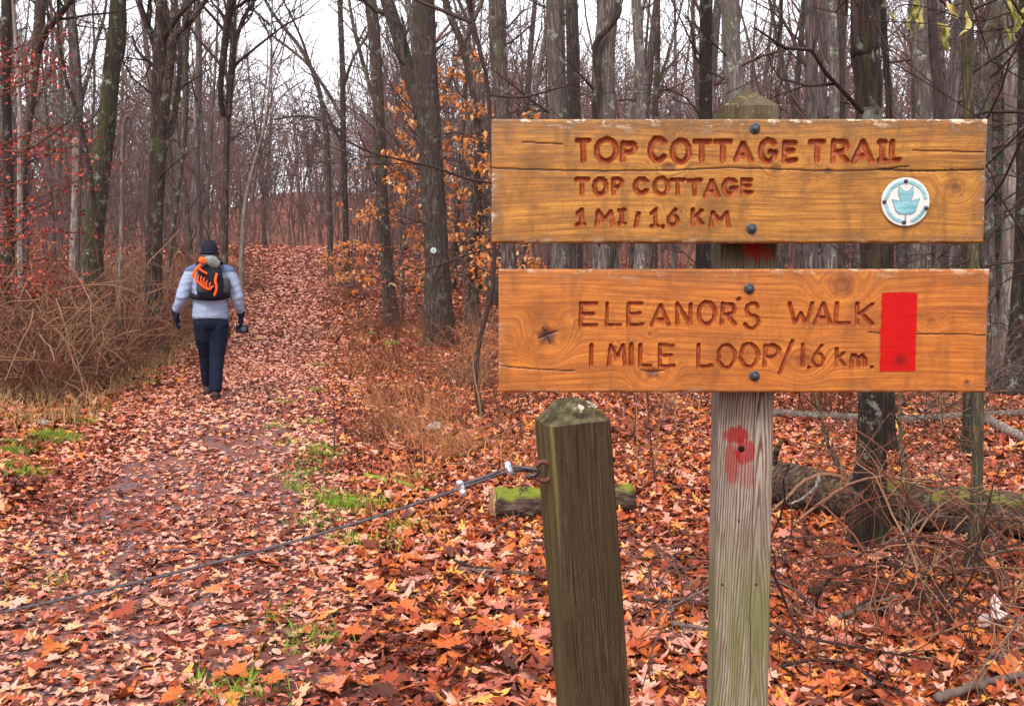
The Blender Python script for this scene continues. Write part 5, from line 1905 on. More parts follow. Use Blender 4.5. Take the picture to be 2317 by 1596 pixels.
# stones with moss
def stone(name, label, u, v, size, mat, seed):
    rng = np.random.default_rng(seed)
    p_ = gp(u, v)
    bm = bmesh.new()
    bmesh.ops.create_icosphere(bm, subdivisions=3, radius=1)
    ph = rng.uniform(0, 6, 6)
    for v_ in bm.verts:
        c = v_.co
        f = 1 + .15 * math.sin(c.x * 3 + ph[0]) * math.sin(c.y * 4 + ph[1]) + .08 * math.sin(c.z * 7 + ph[2] + c.x * 5)
        v_.co = Vector((c.x * size[0] * f, c.y * size[1] * f, c.z * size[2] * f))
    me = bpy.data.meshes.new(name)
    bm.to_mesh(me)
    bm.free()
    for p in me.polygons:
        p.use_smooth = True
    tag(link(name, me, MAT[mat], None, p_ + (0, 0, size[2] * .4)), label, 'stone')


stone('mossy_stone', 'small bright green mossy stone right of the trail near the marker tree', 886, 783, (.17, .12, .08), 'moss', 1)
stone('mossy_stone', 'tiny yellow-green mossy stone close to the trail edge, left of the larger mossy stone', 842, 757, (.09, .07, .05), 'moss', 2)
stone('rock', 'grey rock half buried among leaves right of the trail', 982, 975, (.09, .07, .06), 'stone', 3)
stone('rock', 'small pale rock in the leaf litter at the left verge', 100, 962, (.06, .05, .04), 'stone', 4)


# sticks lying or leaning: measured chains with their heights above the leaves
def stick(name, label, px, w, mat, lift=0.02, Y=None, dy=0.0, twigs=0, cat='stick', twl=(.15, .5), group=None, lev=1, sides=7):
    if Y is None:
        lift = lift + .028
        P_ = gline([(u, v) for u, v in px])
        P_[:, 2] += lift
    else:
        P_ = np.array([at(u, v, Y + dy * i / max(1, len(px) - 1)) for i, (u, v) in enumerate(px)])
        for p_ in P_:
            p_[2] = max(p_[2], float(hz(p_[0], p_[1])) + .01)
    n = max(14, 6 * len(px))
    L_ = spline(P_, n)
    L_ += RNG.normal(size=L_.shape) * w * .08
    r = w / 2 * np.linspace(1, .55, n)
    loc = L_[0].copy()
    root = thing(name, label, cat, loc, 0, group)
    mb = MB()
    mb.tube(L_, r, sides, lump=.06)
    mb.build('stem', MAT[mat], root, off=loc)
    if twigs:
        mb = MB()
        for k_ in range(twigs):
            i = int(RNG.integers(2, n - 1))
            dd = side_dir(L_[min(i + 1, n - 1)] - L_[i - 1], RNG.uniform(.5, 1.1))
            dd[2] = dd[2] * .6 + .05
            grow(mb, L_[i], dd, RNG.uniform(*twl), max(r[i] * .55, .0026), lev, 4, .16, .0, (2, 4), rmin=.0018)
        mb.build('twig', MAT[mat], root, off=loc, kind='stuff')
    return root


def z5(l):
    return [(1074.8 + x * .4687, 848.5 + y * .4687) for x, y in l]


def z6(l):
    return [(1697 + x * .4687, 848.5 + y * .4687) for x, y in l]


SK = 'sticks on the leaf litter'
stick('fallen_stick', 'grey stick lying on leaves left of the gate post foot', z5([(-70, 985), (0, 990), (130, 995), (270, 1005)]), .020, 'twig_grey', group=SK, twigs=3)
stick('fallen_stick', 'dark stick between gate post and sign post, lying level', z5([(760, 1130), (850, 1140), (980, 1150), (1120, 1165)]), .014, 'twig_dark', group=SK, twigs=3)
stick('fallen_stick', 'thin dark stick slanting between gate post and sign post', z5([(930, 1240), (1000, 1150), (1110, 1045)]), .010, 'twig_dark', group=SK, twigs=3)
stick('fallen_stick', 'thicker stick low between the posts near the sign post', z5([(960, 1255), (1040, 1275), (1130, 1285)]), .022, 'twig_grey', group=SK)
stick('fallen_stick', 'long pale stick lying diagonally left of the gate post', z5([(-70, 420), (20, 370), (130, 310), (250, 245)]), .022, 'twig_tan', group=SK, twigs=4)
stick('fallen_stick', 'brown wavy stick passing below the near cable clamp', z5([(-150, 480), (0, 470), (110, 450), (230, 462)]), .012, 'twig_tan', lift=.05, group=SK)
stick('fallen_stick', 'curved grey twig on leaves below the mossy log', z5([(80, 800), (180, 730), (290, 680)]), .012, 'twig_grey', group=SK, twigs=2)
stick('fallen_stick', 'stick with lichen lying under the right thicket', z6([(430, 1225), (560, 1170), (640, 1145), (720, 1125)]), .026, 'twig_grey', group=SK, twigs=2)
stick('fallen_stick', 'long dark stick running from the sign post foot to the lower right', z6([(60, 1295), (200, 1310), (400, 1350), (560, 1380), (720, 1410), (900, 1445)]), .014, 'twig_dark', group=SK, twigs=4)
stick('fallen_stick', 'dark bent stick near the lower edge right of the sign post', z6([(150, 1475), (280, 1450), (380, 1440), (500, 1480), (600, 1545), (680, 1610)]), .014, 'twig_dark', group=SK, twigs=3)
stick('fallen_stick', 'thick grey branch at the lower right corner', z6([(900, 1640), (1000, 1595), (1180, 1540), (1340, 1510), (1450, 1500)]), .034, 'twig_grey', group=SK, twigs=2)
stick('fallen_stick', 'straight reddish stick on leaves below the big dark trunk', z6([(330, 1042), (500, 1050), (620, 1062), (720, 1066)]), .012, 'twig_red', group=SK)
stick('fallen_stick', 'dark stick leaning up to the right edge above the corner branch', z6([(930, 1440), (1000, 1330), (1060, 1230), (1180, 1130), (1340, 1000)]), .016, 'twig_dark', Y=3.95, dy=1.1, group=SK, twigs=5)
stick('fallen_stick', 'thick short branch at the right edge rising from the leaves', z6([(1190, 1560), (1240, 1440), (1300, 1370), (1380, 1310)]), .030, 'twig_grey', Y=3.6, dy=.4, group=SK, twigs=2)
stick('fallen_stick', 'tan stick lying by the right edge under the thicket', z6([(1190, 1100), (1260, 1075), (1340, 1060)]), .018, 'twig_tan', group=SK)
stick('fallen_stick', 'twig crossing leaves at the middle below the cable', [(1028, 1290), (1070, 1302), (1130, 1312), (1200, 1320)], .014, 'twig_dark', group=SK, twigs=2)
stick('fallen_stick', 'thin twig lying beside the path below the mossy branch', [(960, 1190), (1010, 1165), (1070, 1130)], .008, 'twig_dark', group=SK, twigs=2)

# arching dead branches of the right thicket
TK = 'arching branches of the right thicket'
stick('arching_branch', 'long pale branch arching over the foot of the big dark trunk', z6([(205, 725), (300, 645), (420, 560), (520, 512), (660, 487), (780, 505), (900, 522), (970, 570), (1080, 640), (1180, 740), (1245, 805)]), .016, 'twig_tan', Y=4.75, dy=.2, twigs=12, cat='branch', group=TK, twl=(.2, .6))
stick('arching_branch', 'curved stem rising from leaves beside the trunk foot and bending right', z6([(735, 975), (780, 830), (860, 690), (940, 615), (1060, 560), (1200, 560)]), .013, 'twig_tan', Y=4.6, dy=.3, twigs=10, cat='branch', group=TK, twl=(.2, .6))
stick('arching_branch', 'low grey branch running right from the trunk foot to the view edge', z6([(640, 820), (760, 750), (870, 682), (1060, 690), (1200, 680), (1400, 690)]), .014, 'twig_grey', Y=4.7, dy=.1, twigs=10, cat='branch', group=TK, twl=(.2, .6))
stick('arching_branch', 'orange-brown peeling branch curving over the log end beside the sign post', z6([(480, 530), (430, 490), (350, 478), (260, 510), (190, 580), (105, 655)]), .026, 'twig_tan', Y=5.1, dy=-.2, twigs=2, cat='branch', group=TK)
stick('arching_branch', 'short white stick propped on the log end beside the sign post', z6([(335, 485), (318, 535), (260, 590), (190, 622)]), .020, 'bark_pale', Y=4.95, dy=-.1, cat='branch', group=TK)
stick('arching_branch', 'curved mossy stem leaning from the log up behind the lower board', z6([(490, 530), (430, 440), (372, 330), (345, 200), (315, 95), (280, -60)]), .024, 'twig_mossy', Y=5.2, dy=.2, twigs=4, cat='branch', group=TK)
stick('arching_branch', 'slim upright stem bending between the big trunk and the mossy sapling', z6([(765, 975), (755, 800), (765, 560), (735, 400), (722, 200), (732, 60), (740, -100)]), .026, 'twig_mossy', Y=4.8, dy=.4, twigs=6, cat='branch', group=TK)
stick('arching_branch', 'long thin branch sweeping from the lower board down to the right', z6([(300, 215), (520, 270), (700, 400), (860, 490), (960, 570), (1130, 700), (1260, 830)]), .009, 'twig_red', Y=4.9, dy=-.3, twigs=10, cat='branch', group=TK, twl=(.2, .6))
stick('arching_branch', 'red-brown branch bowing at the right edge over the mossy sapling foot', z6([(1060, 960), (1120, 860), (1200, 780), (1300, 640), (1400, 560)]), .012, 'twig_red', Y=4.4, dy=.3, twigs=9, cat='branch', group=TK, twl=(.2, .6))
stick('arching_branch', 'thin branch crossing low in front of the mossy sapling foot', z6([(640, 820), (760, 905), (900, 930), (1060, 900), (1220, 830), (1380, 820)]), .009, 'twig_dark', Y=4.3, dy=.2, twigs=10, cat='branch', group=TK, twl=(.2, .6))
stick('arching_branch', 'high thin branch from mossy sapling toward the right edge below the boards', z6([(1085, 380), (1020, 320), (950, 250), (840, 225), (760, 240)]), .008, 'twig_dark', Y=4.9, dy=.1, twigs=6, cat='branch', group=TK)
for k_ in range(30):
    u0 = RNG.uniform(1800, 2360)
    v0 = RNG.uniform(1230, 1500)
    p_ = gp(u0, v0)
    mb = MB()
    root = thing('dead_twig', 'thin arching brown twig of the tangle under the right board ends', 'twig', p_, 0, 'twig tangle at lower right')
    d0 = np.array([RNG.normal() * .8, RNG.normal() * .5, 1.0])
    grow(mb, (0, 0, 0), d0, RNG.uniform(.6, 1.2), .0065, 2, 5, .16, -.13, (3, 5), 8, rmin=.0020, tip=.45)
    mb.build('stem', MAT[['twig_red', 'twig_tan', 'twig_grey', 'twig_dark'][k_ % 4]], root)
# red upright stalks
for k_, (a_, b_, l_) in enumerate([((300, 1600), (180, 850), 'first'), ((345, 1600), (300, 1180), 'second'), ((420, 1600), (480, 1150), 'third'), ((560, 1610), (600, 1330), 'fourth'), ((250, 1600), (225, 1080), 'fifth'), ((690, 1600), (760, 1180), 'sixth')]):
    p0 = z6([a_])[0]
    p1 = z6([b_])[0]
    stick('red_stalk', 'upright thin red-brown stalk, %s of those right of the sign post foot' % l_, [p0, ((p0[0] * .6 + p1[0] * .4) + 4, p0[1] * .5 + p1[1] * .5), p1], .0065, 'twig_red', Y=3.35 + .08 * k_, dy=.1, twigs=3, cat='stalk', group='red stalks', twl=(.08, .2))

# pale curled leaves caught on the stalks
for (u, v, s_, lab) in ((1978, 1463, .05, 'pale pink curled leaf on a red stalk tip'), (2242, 1376, .07, 'pale pink curled leaf caught high in the right thicket'), (2232, 1408, .05, 'pale pink curled leaf hanging under another in the right thicket')):
    me = mesh_from('curled_leaf', (lambda V: np.column_stack([V[:, 0], V[:, 1], V[:, 2] + 1.6 * V[:, 0] ** 2 + .8 * V[:, 1] ** 2]))(MV), None, MT)
    o = link('dried_leaf', me, MAT['pink_leaf'], None, at(u, v, 3.75), (1.2, .4, RNG.uniform(0, 6)))
    o.scale = (s_ * 1.4,) * 3
    tag(o, lab, 'leaf')

# thin saplings on the forest floor behind the posts
SAPG = 'thin upright saplings on the forest floor'
for k_, (pts, Y_, lab) in enumerate([
        (z5([(785, 540), (782, 300), (778, 90), (770, -150)]), None, 'thin upright sapling right of the gate post, straight'),
        (z5([(872, 545), (850, 330), (830, 90), (815, -140)]), None, 'thin upright sapling beside the straight one, leaning left'),
        (z5([(866, 540), (880, 300), (920, 90), (950, -140)]), None, 'thin upright sapling leaning right toward the sign post'),
        (z5([(225, 330), (216, 200), (205, 60), (200, -200)]), None, 'thin sapling left of the gate post cap'),
        (z5([(36, 240), (20, 120), (0, 20), (-20, -160)]), None, 'thin dark sapling near the left end of the lower board'),
        ([(1434, 1010), (1440, 900), (1446, 760)], None, 'far thin sapling seen between the two posts'),
        ([(1530, 985), (1526, 890), (1520, 760)], None, 'far thin sapling just left of the sign post'),
        ([(2090, 1000), (2096, 900), (2105, 700)], None, 'far thin sapling right of the big dark trunk'),
        ([(2130, 1010), (2128, 900), (2135, 720)], None, 'far thin sapling left of the mossy sapling'),
        ([(755, 1040), (758, 960), (752, 880)], None, 'short thin stalk at the right trail verge')]):
    b_ = gp(*pts[0])
    stick('thin_sapling', lab, pts, .013 if b_[1] < 9 else .02, 'twig_dark' if k_ % 2 else 'twig_tan', Y=b_[1], dy=.2, twigs=6, cat='sapling', group=SAPG, twl=(.2, .7))

# ---- overhanging sapling at the upper right with shrivelled leaves
Yo = 4.5
sb = at(2420, 900, Yo)
sb[2] = hz(sb[0], Yo)
ov = thing('overhanging_sapling', 'dark sapling reaching in from the right edge with shrivelled yellow-green leaves', 'sapling', sb)
mb = MB()
sx0 = sb[0]
mb.tube(spline([sb - (0, 0, .1), sb + (.02, 0, 1.0), at(2400, 480, Yo), at(2385, 200, Yo), at(2380, -60, Yo), at(2380, -260, Yo)], 24), np.linspace(.028, .010, 24), 9)
mb.build('trunk', MAT['bark_dark'], ov, off=sb)
OV = [([(2400, 35), (2317, 25), (2280, 30), (2236, 44), (2185, 43), (2138, 28), (2078, 13), (2040, 12), (2021, 25)], 4.0), ([(2400, 75), (2317, 57), (2267, 65), (2201, 74)], 5.0), ([(2395, 250), (2317, 253), (2232, 253), (2203, 263)], 9.0),
      ([(2400, 420), (2317, 446), (2290, 473), (2275, 477), (2271, 495), (2242, 532), (2232, 557), (2209, 576), (2178, 594), (2139, 606), (2080, 640)], 5.5), ([(2410, 560), (2317, 588), (2255, 598), (2217, 608), (2150, 640)], 4.5),
      ([(2317, 500), (2230, 540), (2147, 555), (2100, 576), (2032, 606)], 3.0), ([(2400, 400), (2317, 402), (2270, 395), (2232, 405)], 3.6), ([(2400, 470), (2310, 470), (2240, 520), (2225, 545)], 2.6), ([(2400, 640), (2317, 620), (2270, 640), (2240, 690), (2225, 720)], 3.0), ([(2400, 730), (2317, 750), (2260, 730), (2235, 745)], 2.4), ([(1880, 553), (1910, 575), (1935, 606), (1960, 640)], 3.0)]
for k_, (pts, w) in enumerate(OV):
    Yk = Yo + .05 * k_
    A_ = spline(np.array([at(u, v, Yk) for u, v in pts]), 8 * len(pts))
    mb = MB()
    mb.tube(A_, w / 2 * Yk / FPX * np.linspace(1.15, .7, len(A_)), 7, lump=.05)
    mb.build('limb', MAT['twig_dark'], ov, off=sb)
    mb = MB()
    for j_ in range(7):
        i = int(RNG.integers(4, len(A_) - 1))
        grow(mb, A_[i], side_dir(A_[i] - A_[i - 1], RNG.uniform(.4, .9)), RNG.uniform(.12, .4), .0022, 1, 4, .15, 0, (1, 3), rmin=.0011)
    mb.build('twig', MAT['twig_dark'], ov, off=sb, kind='stuff')
CV, CT = leaf_sheet([(p[0] * 1.15, p[1]) for p in BEECH], .3, .9)
for (u, v, s_) in ((2068, 32, .10), (2080, 40, .11), (2062, 48, .08), (2074, 20, .09), (2133, 72, .12), (2140, 92, .10), (2182, 56, .11), (2290, 48, .14), (2296, 18, .12), (2285, 75, .09), (2024, 34, .05), (2155, 25, .08), (2312, 30, .12)):
    g_ = np.array([(sx_ * w_, y_) for y_, w_ in zip(np.linspace(-.5, .55, 8), (.03, .16, .25, .28, .26, .20, .11, .01)) for sx_ in np.linspace(-1, 1, 7)])
    kk = RNG.uniform(5, 9)
    ph_ = g_[:, 0] * kk
    cv = np.column_stack([np.sin(ph_) / kk, g_[:, 1], (1 - np.cos(ph_)) / kk + .08 * np.sin(g_[:, 1] * 7 + RNG.uniform(0, 6)) + RNG.normal(size=len(g_)) * .012])
    gi = (np.arange(7)[:, None] * 7 + np.arange(6)[None, :]).ravel()
    me = mesh_from('shrivelled_leaf', cv, np.stack([gi, gi + 1, gi + 8, gi + 7], -1))
    o = link('shrivelled_leaf', me, MAT['curled'], ov, at(u, v, Yo) - sb, (RNG.uniform(1.2, 1.9), RNG.normal() * .3, RNG.uniform(0, 6)))
    o.scale = (s_,) * 3

# ================================================================== BRUSH
def bush_proto(seed, n, h, r, droop, lev=1):
    rng = np.random.default_rng(seed)
    mb = MB()
    for k_ in range(n):
        az = rng.uniform(0, 6.28)
        sp = rng.uniform(.1, .9)
        p_ = np.array([rng.normal() * .15, rng.normal() * .15, -.03])
        grow(mb, p_, (math.cos(az) * sp, math.sin(az) * sp, 1), h * rng.uniform(.5, 1.2), r, lev, 4, .12, droop, (3, 5), 7, rng=rng, rmin=.0022, tip=.4)
    return mb.mesh('cane')


BUSH = [bush_proto(300 + i, n, h, r, d) for i, (n, h, r, d) in enumerate([(18, 1.5, .009, -.10), (26, 1.1, .008, -.07), (16, 1.9, .011, -.12), (30, .8, .007, -.05), (14, 1.3, .009, -.02), (20, 1.6, .009, -.09)])]
BM = {}
for i, me in enumerate(BUSH):
    for mt in ('twig_red', 'twig_tan', 'twig_grey', 'dry_grass'):
        c = me.copy()
        c.materials.append(MAT[mt])
        BM[i, mt] = c
rng = np.random.default_rng(55)


def bush(u, v, k_, mt, s, label, group):
    p_ = gp(u, v)
    o = link('bramble_shrub', BM[k_, mt], None, None, p_, (0, 0, rng.uniform(0, 6.28)))
    o.scale = (s * 1.1, s * 1.1, s)
    tag(o, label, 'shrub', group)


for i in range(60):
    u = rng.uniform(-200, 410)
    v = rng.uniform(690, 850 - max(0, u) * .22)
    bush(u, v, int(rng.integers(0, 6)), ['twig_tan', 'twig_red', 'twig_tan', 'twig_grey', 'dry_grass'][i % 5], rng.uniform(.75, 1.15), 'tangled leafless bramble in the thicket along the left trail verge', 'brambles along the left verge')
for i in range(14):
    u = rng.uniform(790, 1090)
    v = rng.uniform(740, 900)
    bush(u, v, int(rng.integers(0, 6)), ['twig_red', 'twig_red', 'dry_grass', 'twig_tan'][i % 4], rng.uniform(.4, .75), 'low red-brown bramble on the right trail verge near the marker tree', 'brambles along the right verge')
for i in range(12):
    u = rng.uniform(800, 1110)
    v = rng.uniform(900, 1060)
    bush(u, v, 3, ['dry_grass', 'twig_red'][i % 2], rng.uniform(.3, .5), 'small dry red bramble among the leaves left of the gate post', 'small dry brambles left of the gate post')
for i in range(10):
    u = rng.uniform(480, 620) if i < 5 else rng.uniform(740, 830)
    v = rng.uniform(640, 700)
    bush(u, v, int(rng.integers(0, 6)), ['twig_red', 'twig_tan'][i % 2], rng.uniform(.6, .9), 'far bramble at the edge of the upper trail', 'brambles along the upper trail')
for i in range(16):
    u = rng.uniform(1450, 2400)
    v = rng.uniform(760, 960)
    bush(u, v, int(rng.integers(0, 6)), ['twig_grey', 'twig_red', 'twig_tan'][i % 3], rng.uniform(.5, 1.0), 'thin leafless shrub on the forest floor behind the lower board', 'shrubs behind the boards')


# the brush that fills the left verge and the forest floor
def brush(name, n, pick, hmin, hmax, mat, seed, label, px):
    rng_ = np.random.default_rng(seed)
    protos = []
    for k_ in range(8):
        mb = MB()
        for m_ in range(5):
            a = rng_.uniform(0, 6.28)
            grow(mb, (rng_.normal() * .06, rng_.normal() * .06, 0), (math.cos(a) * .5, math.sin(a) * .5, 1), rng_.uniform(.6, 1.1), .006 * px, 1, 3, .15, -.06, (3, 5), 5, rng=rng_, rmin=.0032 * px)
        protos.append(mb.arrays())
    VS_, QS_, off_ = [], [], 0
    for i_ in range(n):
        x_, y_ = pick(rng_)
        V0, Q0, _ = protos[rng_.integers(8)]
        h = rng_.uniform(hmin, hmax)
        a = rng_.uniform(0, 6.28)
        V_ = V0 * h
        V_ = np.column_stack([V_[:, 0] * math.cos(a) - V_[:, 1] * math.sin(a) + x_, V_[:, 0] * math.sin(a) + V_[:, 1] * math.cos(a) + y_, V_[:, 2] + float(hz(x_, y_)) - .02])
        VS_.append(V_)
        QS_.append(Q0 + off_)
        off_ += len(V_)
    o = link(name, mesh_from(name, np.vstack(VS_), np.vstack(QS_)), MAT[mat], kind='stuff')
    o['label'] = label


def left_verge(r):
    y_ = r.uniform(11.2, 32)
    return float(trail_x(y_)) - 1.75 - abs(r.normal()) * (1.0 + y_ * .10), y_


def right_verge(r):
    y_ = r.uniform(9, 34)
    return float(trail_x(y_)) + 2.3 + abs(r.normal()) * (.8 + y_ * .06), y_


def wood_floor(r):
    y_ = r.uniform(13, 44)
    return r.uniform(.02, .62) * y_, y_


brush('undergrowth', 330, left_verge, .7, 1.7, 'twig_red', 91, 'dense red-brown brush left of the trail', 1.25)
brush('undergrowth', 220, left_verge, .7, 1.9, 'twig_tan', 92, 'dense tan brush left of the trail', 1.25)
brush('undergrowth', 70, right_verge, .35, 0.9, 'twig_red', 93, 'low red-brown brush right of the trail', 1.1)
brush('undergrowth', 150, wood_floor, .5, 1.4, 'twig_grey', 94, 'low grey brush under the trees on the right', 1.1)

for pts_, Y_, lab in (([(-30, 790), (0, 753), (57, 696), (119, 662), (199, 645), (269, 648), (306, 659)], 12.5, 'long tan cane arching over the left brush'), ([(-20, 740), (40, 715), (110, 690), (180, 655), (235, 640), (290, 634)], 13.2, 'second tan cane arching just above the long one in the left brush'),
                      ([(10, 800), (60, 740), (130, 700), (200, 700), (250, 725)], 11.8, 'low tan cane curving inside the left brush'), ([(60, 640), (40, 690), (20, 720), (0, 735)], 12.0, 'short pale forked cane standing at the left edge in the brush')):
    stick('arching_cane', lab, pts_, .026, 'twig_tan', Y=Y_, dy=.5, twigs=9, cat='branch', group='canes in the left brush', twl=(.4, 1.1))


# grass: green tufts and dry stalks
def blades(name, centers, n_each, spread, hgt, wid, mat, lean, label, seed):
    rng = np.random.default_rng(seed)
    P_ = []
    for (x_, y_, k_) in centers:
        m_ = int(n_each * k_)
        P_.append(np.column_stack([x_ + rng.normal(size=m_) * spread, y_ + rng.normal(size=m_) * spread]))
    P_ = np.vstack(P_)
    n_ = len(P_)
    z_ = hz(P_[:, 0], P_[:, 1]) + .012
    a_ = rng.uniform(0, 6.28, n_)
    h_ = rng.uniform(.5, 1.2, n_) * hgt
    ln = rng.normal(0, lean, (n_, 2)) * h_[:, None]
    w_ = wid * rng.uniform(.6, 1.3, n_)
    dx, dy = np.cos(a_) * w_ / 2, np.sin(a_) * w_ / 2
    B = np.column_stack([P_, z_])
    V_ = np.stack([B + np.column_stack([-dx, -dy, 0 * z_]), B + np.column_stack([dx, dy, 0 * z_]),
                   B + np.column_stack([ln * .45, h_ * .6]) + np.column_stack([dx * .8, dy * .8, 0 * z_]), B + np.column_stack([ln * .45, h_ * .6]) - np.column_stack([dx * .8, dy * .8, 0 * z_]),
                   B + np.column_stack([ln * 1.2, h_])], 1).reshape(-1, 3)
    o_ = np.arange(n_)[:, None] * 5
    me = mesh_from(name, V_, o_ + np.array([[0, 1, 2, 3]]), o_ + np.array([[3, 2, 4]]))
    o = link(name, me, MAT[mat], kind='stuff')
    o['label'] = label
    return o


TUFT = [(115, 990, 3), (150, 1003, 2.4), (60, 1080, 1.5), (30, 1030, 2.2), (25, 1060, .8), (350, 850, 1), (330, 872, .8), (385, 828, .6), (720, 833, .8), (716, 888, .9), (703, 962, .9), (625, 972, .6), (722, 1022, 1.2), (735, 1036, 1.2), (690, 1082, 1.0),
        (675, 1112, .8), (745, 1132, 1.2), (780, 1160, 1.8), (830, 1150, 1.6), (765, 1148, 1.5), (712, 1192, .8), (930, 1202, .7), (870, 1243, .5), (782, 1240, .6), (620, 1424, .5), (692, 1472, .8), (120, 1332, .4), (640, 915, .5), (500, 1566, .8), (592, 1586, .6), (210, 905, .5), (250, 930, .4), (200, 960, .6), (700, 1055, .8), (940, 1090, .6), (650, 1010, .4), (40, 1010, 1.2)]
cs = []
for u, v, k_ in TUFT:
    p_ = gp(u, v)
    cs.append((p_[0], p_[1], k_))
blades('grass', cs, 115, .085, .065, .0055, 'grass', .7, 'small green grass and moss tufts along the trail edges', 61)
rng = np.random.default_rng(62)
cs = []
for i in range(150):
    y_ = rng.uniform(8, 26)
    cs.append((float(trail_x(y_)) - 1.5 - abs(rng.normal()) * 1.3, y_, rng.uniform(.4, 1.2)))
blades('dry_grass', cs, 40, .16, .30, .006, 'tan_grass', .45, 'dry tan grass along the left trail verge', 63)
cs = []
for i in range(120):
    y_ = rng.uniform(6.5, 24)
    cs.append((float(trail_x(y_)) + 1.35 + abs(rng.normal()) * 1.0, y_, rng.uniform(.3, 1.2)))
blades('dry_weeds', cs, 24, .13, .26, .006, 'dry_grass', .45, 'dry red-brown weeds along the right trail verge', 64)

# ================================================================== FALLEN LEAVES
half = [(0, -.38), (.20, -.44), (.17, -.26), (.50, -.22), (.37, -.04), (.56, .20), (.30, .14), (.27, .30), (.10, .22), (.17, .42), (.07, .44), (0, .66)]
MAPLE = half + [(-x, y) for x, y in half[-2:0:-1]]
half = [(0, -.6), (.10, -.42), (.08, -.30), (.26, -.22), (.13, -.08), (.32, .06), (.15, .16), (.26, .32), (.12, .36), (.08, .54), (0, .6)]
OAK = half + [(-x, y) for x, y in half[-2:0:-1]]
STAR8 = [(0, -.4), (.42, -.3), (.25, 0), (.5, .25), (.12, .2), (0, .6), (-.12, .2), (-.5, .25), (-.25, 0), (-.42, -.3)]
QUAD = [(0, -.5), (.42, -.05), (0, .55), (-.42, .05)]


def torn(seed):
    r_ = np.random.default_rng(seed)
    k_ = int(r_.integers(6, 10))
    a_ = np.sort(r_.uniform(0, 6.28, k_))
    d_ = r_.uniform(.25, .6, k_)
    return [(math.cos(t_) * q_, math.sin(t_) * q_ * .8) for t_, q_ in zip(a_, d_)]


def litter(name, n_m2, y0, y1, outline, smin, smax, seed, tilt=.35, fan=.66):
    rng = np.random.default_rng(seed)
    area = fan * (y1 * y1 - y0 * y0)
    n_ = int(area * n_m2)
    r_ = np.sqrt(rng.uniform(y0 * y0, y1 * y1, n_))
    a_ = rng.uniform(-fan, fan, n_)
    x_, y_ = r_ * np.sin(a_), r_ * np.cos(a_)
    dt = np.abs(x_ - trail_x(y_))
    on = dt < 1.0
    nz_ = np.sin(x_ * 2.1 + np.sin(y_ * 1.3) * 2) * np.sin(y_ * 1.7 + x_) * .5 + .5
    pat = np.exp(-((y_ - 8.0) / 3.0) ** 2) * (dt < .70)
    keep = np.where(on, rng.uniform(size=n_) < np.clip(1.0 - pat * (.35 + .75 * nz_), .12, 1) * .92, True)
    keep &= (y_ > 1.2)
    x_, y_, on = x_[keep], y_[keep], on[keep]
    n_ = len(x_)
    sz_ = rng.uniform(smin, smax, n_) * np.where(on, .75, 1.0)
    big = rng.uniform(size=n_) < .12
    sz_ = np.where(big & ~on, sz_ * 1.35, sz_)
    z_ = hz(x_, y_) + rng.uniform(.004, .030, n_) * np.where(on, .8, 1.0) + np.where(on, .014, 0)
    tl = np.where(on, .16, tilt)
    M_ = rotmats(n_, rng.uniform(0, 6.28, n_), .20, rng.normal(0, 1, n_) * tl, rng)
    curl = np.column_stack([rng.normal(0, .75, n_), rng.normal(0, .55, n_), rng.normal(0, .6, n_)])
    Vp, Tp = leaf_sheet(outline, 0, .12)
    M_ = M_ * np.column_stack([rng.uniform(.55, 1.1, n_), rng.uniform(.8, 1.1, n_), np.ones(n_)])[:, None, :]
    V_, T_ = scatter(Vp, Tp, np.column_stack([x_, y_, z_]), sz_, M_, curl)
    col_off = np.where(on, rng.choice([.06, .14, .30, .40, .78, .84, .87, .89, .90, .92], n_), rng.choice([.04, .10, .16, .22, .28, .34, .40, .48, .56, .66, .78, .86, .92, .98], n_)) + rng.normal(0, .04, n_)
    dark = (np.sin(x_ * 1.9 + 1.1 * np.sin(y_ * 1.1)) * np.sin(y_ * 1.5 + x_ * .7) > .45) & (rng.uniform(size=n_) < .6)
    col_off = np.where(dark, rng.choice([.03, .1, .16, .24, .30, .78], n_), col_off)
    return V_, T_, np.repeat(np.clip(col_off, 0, 1), len(Vp))


VS, TS, RS_, off = [], [], [], 0
for args in ((150, 1.3, 8.5, MAPLE, .05, .11, 71, .28), (230, 1.3, 8.5, OAK, .055, .12, 72, .28), (240, 1.3, 8.5, BEECH, .045, .10, 78, .32), (180, 1.3, 8.5, torn(1), .04, .10, 171, .32), (180, 1.3, 8.5, torn(2), .04, .10, 172, .32), (180, 1.3, 8.5, torn(5), .03, .08, 173, .35), (160, 1.3, 8.5, QUAD, .03, .07, 73, .35), (170, 8.5, 19, STAR8, .06, .12, 74, .28), (150, 8.5, 19, torn(3), .06, .12, 174, .3), (220, 8.5, 19, QUAD, .05, .10, 76, .32), (120, 19, 36, QUAD, .09, .17, 75, .34), (30, 36, 62, QUAD, .16, .30, 77, .4)):
    V_, T_, r_ = litter('leaf_litter', *args)
    VS.append(V_)
    TS.append(T_ + off)
    RS_.append(r_)
    off += len(V_)
rng = np.random.default_rng(79)
n_ = 34000
y_ = 2.0 + 52 * rng.uniform(size=n_) ** 1.25
x_ = trail_x(y_) + rng.uniform(-1.5, 1.5, n_) * (1 + .5 * np.clip((y_ - 25) / 25, 0, 1))
thin = np.exp(-((y_ - 8.6) / 3.0) ** 2) * (np.abs(x_ - trail_x(y_)) < .55) * (np.sin(x_ * 3 + y_ * 2) * np.sin(y_ * 1.1 + 2) > -.2)
k2 = (rng.uniform(size=n_) > thin * .97) & (y_ > 8)
x_, y_ = x_[k2], y_[k2]
n_ = len(x_)
Vp, Tp = leaf_sheet(QUAD, .3, .12)
